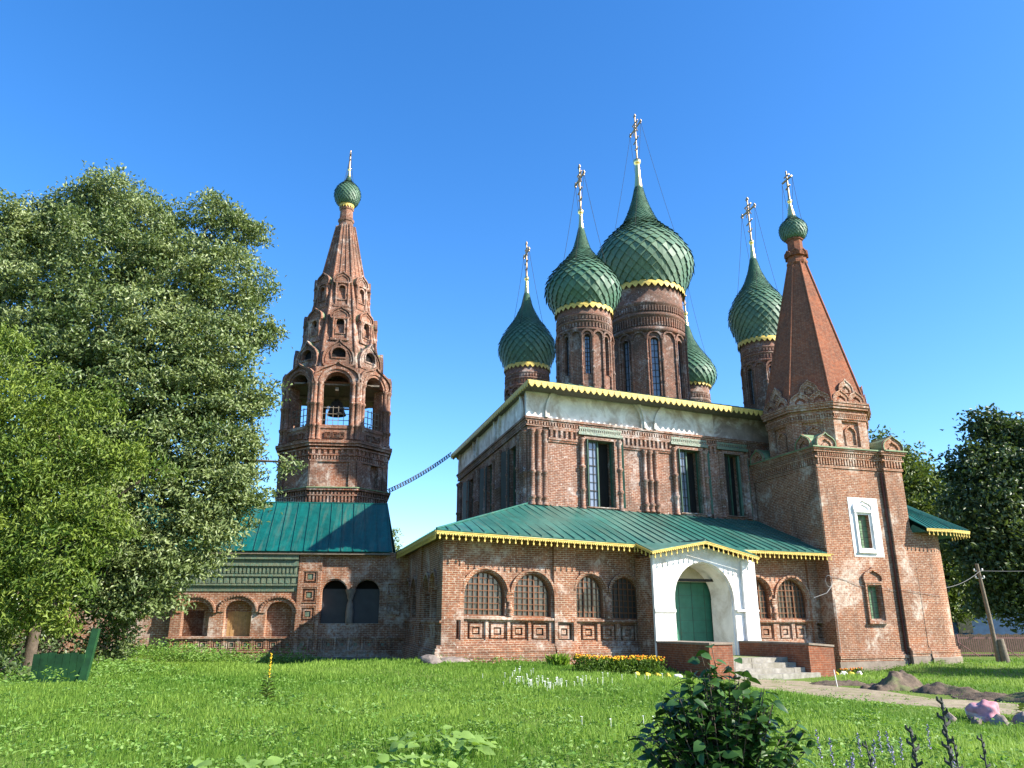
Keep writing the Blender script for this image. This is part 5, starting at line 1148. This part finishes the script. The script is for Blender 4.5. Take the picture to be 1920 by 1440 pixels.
# dark seed stalks and lavender at the lower right
def stalk(x, y, h, lean, label, group, buds=22, rr=.012):
    t = thing('seed_stalk', label, 'dried plant', gz(x, y), group); mb = MB(); b0 = Vector(gz(x, y)); e_ = b0 + Vector((lean, .02, h + .16)); mid = b0.lerp(e_, .5) + Vector((lean * .15, 0, 0))
    mb.tube([b0, mid, e_], rr * .6, 6, rr * .35); world_child(obj('stem', mb, 'twig'), t); mb = MB()
    for k in range(buds):
        f = .35 + .65 * k / buds; p = b0.lerp(e_, f); a = k * 2.4; q = p + Vector((math.cos(a), math.sin(a), .6)) * rr * 2.0; mb.tube([p, q, q + Vector((0, 0, rr * 1.2))], rr * .75, 5, rr * .4)
    world_child(obj('seed_head', mb, 'twig'), t)
for x, y, h, ln, lb in ((2.62, 5.0, 1.10, .02, 'tallest dark seed stalk at the lower right, in front of the stones'), (2.30, 5.0, .84, -.16, 'dark seed stalk leaning left at the lower right'), (2.52, 5.1, .92, -.05, 'short thick dark seed stalk left of the tallest one'), (2.80, 5.2, .86, -.02, 'thin dark seed stalk just right of the tallest one'), (2.95, 5.2, .88, .01, 'thin straight dark seed stalk, third from the right edge'), (3.12, 5.0, .62, .03, 'low dark seed stalk nearest the bottom right corner')):
    stalk(x, y, h, ln, lb, 'dark seed stalks', 26 if h > .9 else 18, .016 if h > .9 else .012)
def sage(x, y, n, h, sp, label, seed):
    r = np.random.default_rng(seed); t = thing('lavender_clump', label, 'flowering plant', gz(x, y), 'lavender clumps'); st = MB(); fl = MB(); P = []; A_ = []
    for k in range(n):
        px, py = x + r.normal(0, sp), y + r.normal(0, sp * .8); b0 = Vector(gz(px, py)); e_ = b0 + Vector((r.normal(0, .05), r.normal(0, .05), h * r.uniform(.7, 1.1))); st.tube([Vector(gz(x, y)), b0.lerp(e_, .12), e_], .004, 4, .0025)
        for j in range(12):
            f = .66 + .34 * j / 11; p = b0.lerp(e_, f); a = j * 2.4; q = p + Vector((math.cos(a), math.sin(a), .3)) * .014; fl.tube([p, q, q + Vector((0, 0, .012))], .008, 4, .004)
        for j in range(7): a = r.random() * 2 * PI; P.append(tuple(b0.lerp(e_, r.random() * .55))); A_.append((math.cos(a), math.sin(a), r.uniform(.1, .9)))
    world_child(obj('stem', st, 'bushgreen'), t); world_child(obj('blossom', fl, 'purple'), t)
    P = np.array(P); A_ = unit(np.array(A_)); Nn = unit(np.cross(A_, unit(r.normal(size=A_.shape)))); world_child(leafmesh('foliage', P, .09, .02, A_, Nn, r.random(len(P)), 'weed'), t)
sage(3.05, 7.6, 7, .62, .22, 'pale lavender clump right of the big dark bush', 1); sage(3.9, 8.6, 7, .6, .25, 'lavender clump halfway between dark bush and stones', 2); sage(2.45, 5.4, 12, .45, .3, 'dark lavender clump at the bottom edge below the seed stalks', 3)
sage(3.2, 10.6, 5, .6, .25, 'sparse small lavender clump beside the dirt path', 4)

# broad-leaved weeds, mullein, tuft
for x, y, n, lb in ((-.95, 11.3, 55, 'pale broad-leaved weed in mid lawn, farthest of three'), (-1.25, 9.1, 45, 'pale broad-leaved weed at bottom centre, left of the dark bush'), (-3.1, 9.2, 40, 'pale broad-leaved weed at the bottom left of centre')):
    r = np.random.default_rng(int(y * 10) + n); t = thing('broadleaf_weed', lb, 'weed', gz(x, y), 'broad-leaved weeds'); a = r.random(n) * 2 * PI; q = r.random(n) ** .7
    X_, Y_ = x + .7 * q * np.cos(a), y + .6 * q * np.sin(a); P = np.stack([X_, Y_, terr(X_, Y_) + .10 + .2 * (1 - q) * r.random(n) + .05], 1); A_ = unit(np.stack([np.cos(a), np.sin(a), r.uniform(-.2, .25, n)], 1) + r.normal(0, .3, (n, 3)) * [1, 1, .3]); Nn = unit(r.normal(size=(n, 3)) * .35 + [.1, -.2, 1]); Nn = unit(Nn - A_ * (Nn * A_).sum(1)[:, None])
    bigleaves('leaves', P, r.uniform(.12, .24, n), r.uniform(.13, .2, n), A_, Nn, .6 + .4 * r.random(n), 'weed', t)
x, y = -5.2, 17.3; t = thing('mullein', 'single mullein stalk with yellow flowers standing in the lawn', 'wildflower', gz(x, y)); b0 = Vector(gz(x, y)); mb = MB(); mb.tube([b0, b0 + Vector((.02, 0, .95))], .014, 6, .008); world_child(obj('stem', mb, 'bushgreen'), t)
mb = MB()
for k in range(26): f = .5 + .5 * k / 26; a = k * 2.4; p = b0 + Vector((.02 * f, 0, .97 * f)); q = p + Vector((math.cos(a), math.sin(a), .3)) * .018; mb.tube([p, q, q + Vector((0, 0, .015))], .013, 5, .008)
world_child(obj('blossom', mb, 'yellow_fl'), t)
n = 26; a = np.arange(n) * 2.4; f = np.arange(n) / n; P = np.stack([x + .02 * np.cos(a), y + .02 * np.sin(a), b0.z + .05 + .5 * f], 1); A_ = unit(np.stack([np.cos(a), np.sin(a), .3 + 0 * a], 1)); Nn = unit(np.array([0, 0, 1.]) - A_ * A_[:, 2:3]); world_child(leafmesh('leaves', P + A_ * .08, .24 * (1 - .5 * f), .08, A_, Nn, .5 + 0 * f, 'leaf_mid'), t)
x, y = 1.75, 30.6; t = thing('grass_tuft', 'bright green grass tuft at the foot of the gallery wall', 'plant', gz(x, y)); n = 260; a = nr.random(n) * 2 * PI; A_ = unit(np.stack([np.cos(a) * .6, np.sin(a) * .6, .9 + 0 * a], 1) + nr.normal(0, .2, (n, 3))); P = np.array(gz(x, y)) + np.stack([.45 * np.cos(a) * nr.random(n), .3 * np.sin(a) * nr.random(n), .08 + .25 * nr.random(n)], 1); Nn = unit(np.cross(A_, nr.normal(size=(n, 3)))); world_child(leafmesh('foliage', P, .34, .05, A_, Nn, .5 + .5 * nr.random(n), 'grass'), t)
# scattered white yarrow
mb = MB()
for cx, cy, n, sx in ((.75, 20.7, 46, .4), (.1, 23.5, 12, .4), (2.1, 22.0, 12, .4), (3.3, 22.8, 6, .6), (2.2, 14, 4, .6)):
    for k in range(n):
        x, y = cx + nr.normal(0, sx), cy + nr.normal(0, sx * 1.2); z = tz(x, y) + nr.uniform(.14, .30); mb.tube([(x, y, z - .12), (x, y, z)], .004, 3); q = nr.uniform(.015, .035)
        mb.face([(x + q * math.cos(b) * (1.1 if b % 2 else .8), y + q * math.sin(b), z + nr.uniform(0, .02)) for b in (0, 1.05, 2.1, 3.14, 4.2, 5.25)])
tag(obj('white_wildflowers', mb, 'white_fl'), kind='stuff')

# marigold bed with painted edging
def bed(x0, y0, x1, y1, wd, n, h, label, mats, seed):
    r = np.random.default_rng(seed); t = thing('flower_bed', label, 'flower bed', gz((x0 + x1) / 2, (y0 + y1) / 2), 'flower beds'); f = r.random(n); s_ = r.random(n)
    dx, dy = x1 - x0, y1 - y0; L = math.hypot(dx, dy); X_ = x0 + dx * f - dy / L * wd * (s_ - .0); Y_ = y0 + dy * f + dx / L * wd * s_; Z_ = terr(X_, Y_)
    m = n * 7; i = r.integers(0, n, m); P = np.stack([X_[i], Y_[i], Z_[i] + h * .95 * r.random(m) ** .8], 1) + r.normal(0, .05, (m, 3)) * [1, 1, .2]; A_ = unit(r.normal(size=(m, 3)) * .7 + [0, 0, .5]); Nn = unit(np.cross(A_, r.normal(size=(m, 3))))
    world_child(leafmesh('foliage', P, .12, .045, A_, Nn, r.random(m), 'bushgreen'), t)
    for mat, fr in mats:
        mb = MB()
        for k in range(int(n * fr)):
            i = r.integers(0, n); x, y, z = X_[i] + r.normal(0, .04), Y_[i] + r.normal(0, .04), Z_[i] + h * r.uniform(.84, 1.08); q = r.uniform(.022, .042)
            mb.lathe([(q * .4, z - q * .6), (q, z - q * .1), (q * .85, z + q * .4), (q * .2, z + q * .6)], 6, (x, y))
        world_child(obj('blossom', mb, mat), t)
bed(2.35, 27.6, 5.55, 28.9, .75, 520, .58, 'long bed of yellow and orange marigolds by the gallery wall', (('yellow_fl', .42), ('orange_fl', .22)), 8)
bed(15.2, 37.2, 16.4, 37.6, .35, 60, .3, 'small bed of orange flowers at the foot of the chapel tower', (('orange_fl', .6), ('yellow_fl', .2)), 9)
def lump(name, label, cat, x, y, sx, sy, sz, mat, seed, group=None, sink=.3):
    facet = mat == 'fieldstone'; r = np.random.default_rng(seed); planes = [(Vector(unit(r.normal(size=3))), r.uniform(.62, .88)) for _ in range(13)]; bm = bmesh.new(); bmesh.ops.create_icosphere(bm, subdivisions=4, radius=1); ph = r.random(9) * 6
    for v in bm.verts:
        c = v.co; k = 1 + .16 * math.sin(2.3 * c.x + ph[0]) * math.cos(2.1 * c.y + ph[1]) + .12 * math.sin(3.9 * c.z + ph[2] + 2 * c.x) + .06 * math.sin(7 * c.y + ph[3]) * math.sin(6 * c.x + ph[4])
        q = Vector((c.x * k, c.y * k, c.z * k))
        if facet:
            for pl_, cc in planes:
                e = q.dot(pl_) - cc
                if e > 0: q -= pl_ * e * .9
            q *= 1 + .02 * math.sin(14 * c.x + ph[5]) * math.cos(13 * c.z + ph[6])
        v.co = Vector((q.x * sx, q.y * sy, q.z * sz))
    me = bpy.data.meshes.new(name); bm.to_mesh(me); bm.free()
    for p in me.polygons: p.use_smooth = True
    o = obj(name, me, mat, None, T(x, y, tz(x, y) + sz * (1 - 2 * sink)) @ Matrix.Rotation(r.random() * 3, 4, 'Z')); return tag(o, label, cat, group)
for k in range(5):
    f = k / 4; x, y = 4.3 + 1.5 * f, 27.75 + .62 * f; lump('edging_stone', ('white painted edging stone at the end of the marigold bed' if k == 4 else ['small yellow edging stone half hidden under the marigolds, farthest left', 'long yellow edging stone, second from the left in front of the marigolds', 'yellow edging stone in the middle of the row before the marigolds', 'yellow edging stone next to the white one by the marigolds'][k]), 'edging stone', x, y, .16, .09, .09, 'white_edge' if k == 4 else 'yellow_edge', 50 + k, 'painted edging stones', .2)
for k, (x, y, mt, lb) in enumerate(((14.55, 36.4, 'yellow_edge', 'yellow painted stone nearest the low wall beside the chapel tower'), (14.95, 36.5, 'white_edge', 'whitish painted stone second from the low wall at the chapel tower'), (15.35, 36.6, 'yellow_edge', 'yellow painted stone below the orange flowers'), (15.75, 36.7, 'white_edge', 'white painted stone right below the orange flowers'))):
    lump('edging_stone', lb, 'edging stone', x, y, .17, .12, .13, mt, 70 + k, 'painted edging stones', .25)
lump('rock', 'grey boulder lying in the grass at the left corner of the gallery', 'rock', -3.0, 29.6, .45, .3, .24, 'fieldstone', 21, 'rocks at the gallery corner'); lump('rock', 'flat pale rock close against the left corner of the gallery', 'rock', -2.2, 30.6, .7, .35, .16, 'fieldstone', 22, 'rocks at the gallery corner')
# round bed of boulders with a pink cloth
for k, (x, y, sx, sz, lb) in enumerate(((9.15, 17.2, .16, .15, 'small brown boulder farthest left in the stone ring'), (9.55, 16.9, .15, .12, 'small boulder just below the pink cloth, left part of the ring'), (9.85, 16.6, .2, .16, 'pale round boulder in front of the pink cloth'), (10.3, 16.6, .26, .2, 'biggest dark boulder of the ring, right of the pink cloth'), (10.65, 16.2, .26, .2, 'light brown slanted boulder beside the biggest one'), (11.0, 15.85, .28, .2, 'grey boulder of the ring nearest the right edge'), (11.45, 15.6, .3, .22, 'boulder of the ring cut by the right edge of the picture'))):
    lump('boulder', lb, 'boulder', x, y, sx, sx * .8, sz, 'fieldstone', 80 + k, 'boulders around the round bed', .3)
o = lump('cloth_bundle', 'crumpled pink and white cloth bundle lying on the boulders', 'cloth', 9.95, 17.3, .36, .28, .25, 'pink', 97, None, .25)
for v in o.data.vertices: v.co *= 1 + .10 * math.sin(23 * v.co.x + 9 * v.co.z) * math.cos(19 * v.co.y)
t = thing('leafy_plant', 'low leafy green plant inside the ring of boulders', 'plant', gz(11.0, 16.9)); n = 90; a = nr.random(n) * 2 * PI; A_ = unit(np.stack([np.cos(a), np.sin(a), nr.uniform(-.1, .6, n)], 1)); P = np.array(gz(11, 16.9)) + np.stack([.5 * np.cos(a) * nr.random(n), .4 * np.sin(a) * nr.random(n), .1 + .25 * nr.random(n)], 1); Nn = unit(nr.normal(size=(n, 3)) * .3 + [0, 0, 1]); Nn = unit(Nn - A_ * (Nn * A_).sum(1)[:, None]); bigleaves('leaves', P, nr.uniform(.12, .22, n), .14, A_, Nn, nr.random(n), 'leaf_mid', t)
def heap(x, y, sx, sy, h, rot, label, seed):
    r = np.random.default_rng(seed); n = 44; g1 = np.linspace(-1.35, 1.35, n); U, V_ = np.meshgrid(g1, g1); f = np.zeros_like(U)
    for o in range(5):
        for q in range(4): a = r.random() * 6.28; k = 2.2 * 1.9 ** o; f += np.sin(k * (U * math.cos(a) + V_ * math.sin(a)) + r.random() * 6.28) * .55 ** o * .35
    fall = np.clip(1 - (U ** 2 + V_ ** 2) ** .5 + .22 * f, 0, 1); hh = h * fall ** .8 * (1 + .45 * f) + r.normal(0, .012, U.shape) * (fall > 0)
    ca, sa = math.cos(rot), math.sin(rot); X_ = x + (U * sx * ca - V_ * sy * sa); Y_ = y + (U * sx * sa + V_ * sy * ca); Z_ = terr(X_, Y_) + np.where(fall > 0, hh + .01, -.06)
    m = MB(); z0 = tz(x, y); m.grid([[(X_[j, i] - x, Y_[j, i] - y, Z_[j, i] - z0) for i in range(n)] for j in range(n)], None, True)
    return tag(obj('soil_heap', m, 'soil', None, T(x, y, z0)), label, 'soil heap', 'heaps of dug soil')
# dug soil beside the path
for k, (x, y, sx, sy, h, ro, lb) in enumerate(((12.4, 26.6, 1.15, .9, .62, .2, 'large dark mound of dug soil in front of the chapel tower'), (13.3, 25.0, 1.0, .6, .30, -.8, 'medium soil heap right of the large mound by the path'), (13.5, 23.2, 1.0, .5, .22, -.9, 'low soil heap along the path between the mound and the boulders'), (14.1, 21.2, 1.2, .5, .2, -.9, 'low soil heap beside the path behind the boulders'), (15.2, 19.3, 1.3, .5, .22, -.8, 'long low soil heap running out at the right edge'), (11.6, 28.6, 1.1, .45, .2, -.3, 'thin line of dug soil next to the right low wall'))):
    heap(x, y, sx, sy, h, ro, lb, 300 + k)
mb = MB(); b0 = Vector(gz(11.05, 27.6)); mb.tube([b0, b0 + Vector((-.06, 0, .55))], .016, 6); tag(obj('white_stake', mb, 'white_edge'), 'thin white stake stuck in the ground by the soil mound', 'stake')

# leaning pole, fence, blue house at the right
t = thing('utility_pole', 'leaning wooden utility pole braced by a thick stub at the right edge', 'pole', gz(26.2, 43.2)); b0 = Vector(gz(26.2, 43.2, -.3)); tpole = Vector((25.6, 42.8, 4.45)); mb = MB(); mb.tube([b0 + Vector((-.05, .05, .2)), b0.lerp(tpole, .5), tpole], .13, 10, .085); world_child(obj('shaft', mb, 'poletimber'), t)
mb = MB(); mb.tube([b0 + Vector((.28, -.1, -.2)), b0 + Vector((.1, -.08, 1.55))], .23, 12, .2); world_child(obj('stub', mb, 'poletimber'), t)
mb = MB()
for q in (.93, .86): c_ = b0.lerp(tpole, q); mb.tube([c_ - Vector((.22, 0, 0)), c_ + Vector((.22, 0, 0))], .025, 6); mb.lathe([(.02, c_.z), (.05, c_.z + .04), (.04, c_.z + .13), (.01, c_.z + .15)], 8, (c_.x - .22, c_.y)); mb.lathe([(.02, c_.z), (.05, c_.z + .04), (.04, c_.z + .13), (.01, c_.z + .15)], 8, (c_.x + .22, c_.y))
world_child(obj('insulator', mb, 'white_edge'), t)
mb = MB(); A = CH @ Vector((6.9, .3, 3.1)); B = b0.lerp(tpole, .93) + Vector((0, -.15, 0)); D_ = Vector((40, 41, 5.2))
for a, b, sg in ((A, B, .25), (B, D_, .4)):
    pts = [a.lerp(b, k / 12) - Vector((0, 0, sg * 4 * (k / 12) * (1 - k / 12))) for k in range(13)]; mb.tube(pts, .014, 5)
tag(obj('overhead_wire', mb, 'wire'), 'pale wire running from the apse wall past the leaning pole', 'wire')
t = thing('metal_fence', 'pinkish brown metal picket fence behind the pole at the right edge', 'fence', gz(30, 50)); mb = MB(); fx0, fx1 = 25.5, 40
for z in (.15, 1.12): mb.box(fx0, fx1, 49.98, 50.02, -.75 + z, -.69 + z)
k = fx0
while k < fx1: mb.box(k, k + .025, 49.985, 50.015, -.75, .55); k += .14
st = MB(); k = fx0
while k < fx1: st.box(k - .04, k + .04, 49.95, 50.05, -.95, .62); st.tube([(k, 49.95, .1), (k + .9, 49.2, -.8)], .03, 6); k += 2.4
for nm, m in (('picket_panel', mb), ('post', st)): world_child(obj(nm, m, 'fence'), t)
t = thing('timber_fence', 'dark brown board fence farther back below the trees', 'fence', gz(36, 60)); mb = MB(); k = 28.
while k < 50: mb.box(k, k + .14, 60, 60.03, -1.2, .42 + .04 * math.sin(k * 9)); k += .16
world_child(obj('boards', mb, 'bark'), t)
t = thing('blue_house', 'blue painted house mostly hidden by dark trees at the right', 'house', (42, 68, -1)); mb = MB(); mb.box(35, 48, 66, 74, -1.3, 3.4); world_child(obj('wall', mb, 'bluewall'), t)
mb = MB(); mb.wall([(34.5, 3.3), (48.5, 3.3), (41.5, 6.2)], [], 65.6, 74.4); world_child(obj('roof', mb, 'maroon'), t); mb = MB(); mb.box(37, 38.2, 65.95, 66.05, .4, 2.2); world_child(obj('window', mb, 'glass'), t)
# green board panel under the trees
t = thing('green_board_fence', 'green painted board panel with a bright post under the left trees', 'fence', gz(-12, 21.6)); mb = MB()
for k in range(7): mb.box(-12.85 + k * .2, -12.66 + k * .2, 21.58, 21.62, -.05, .70 + .02 * (k % 3))
world_child(obj('boards', mb, 'greenboard'), t); mb = MB(); mb.hexa([(-11.55, 21.5, -.2), (-11.33, 21.5, -.2), (-11.33, 21.62, -.2), (-11.55, 21.62, -.2), (-11.45, 21.7, 1.35), (-11.27, 21.7, 1.35), (-11.27, 21.82, 1.35), (-11.45, 21.82, 1.35)]); world_child(obj('post', mb, 'greenboard'), t)
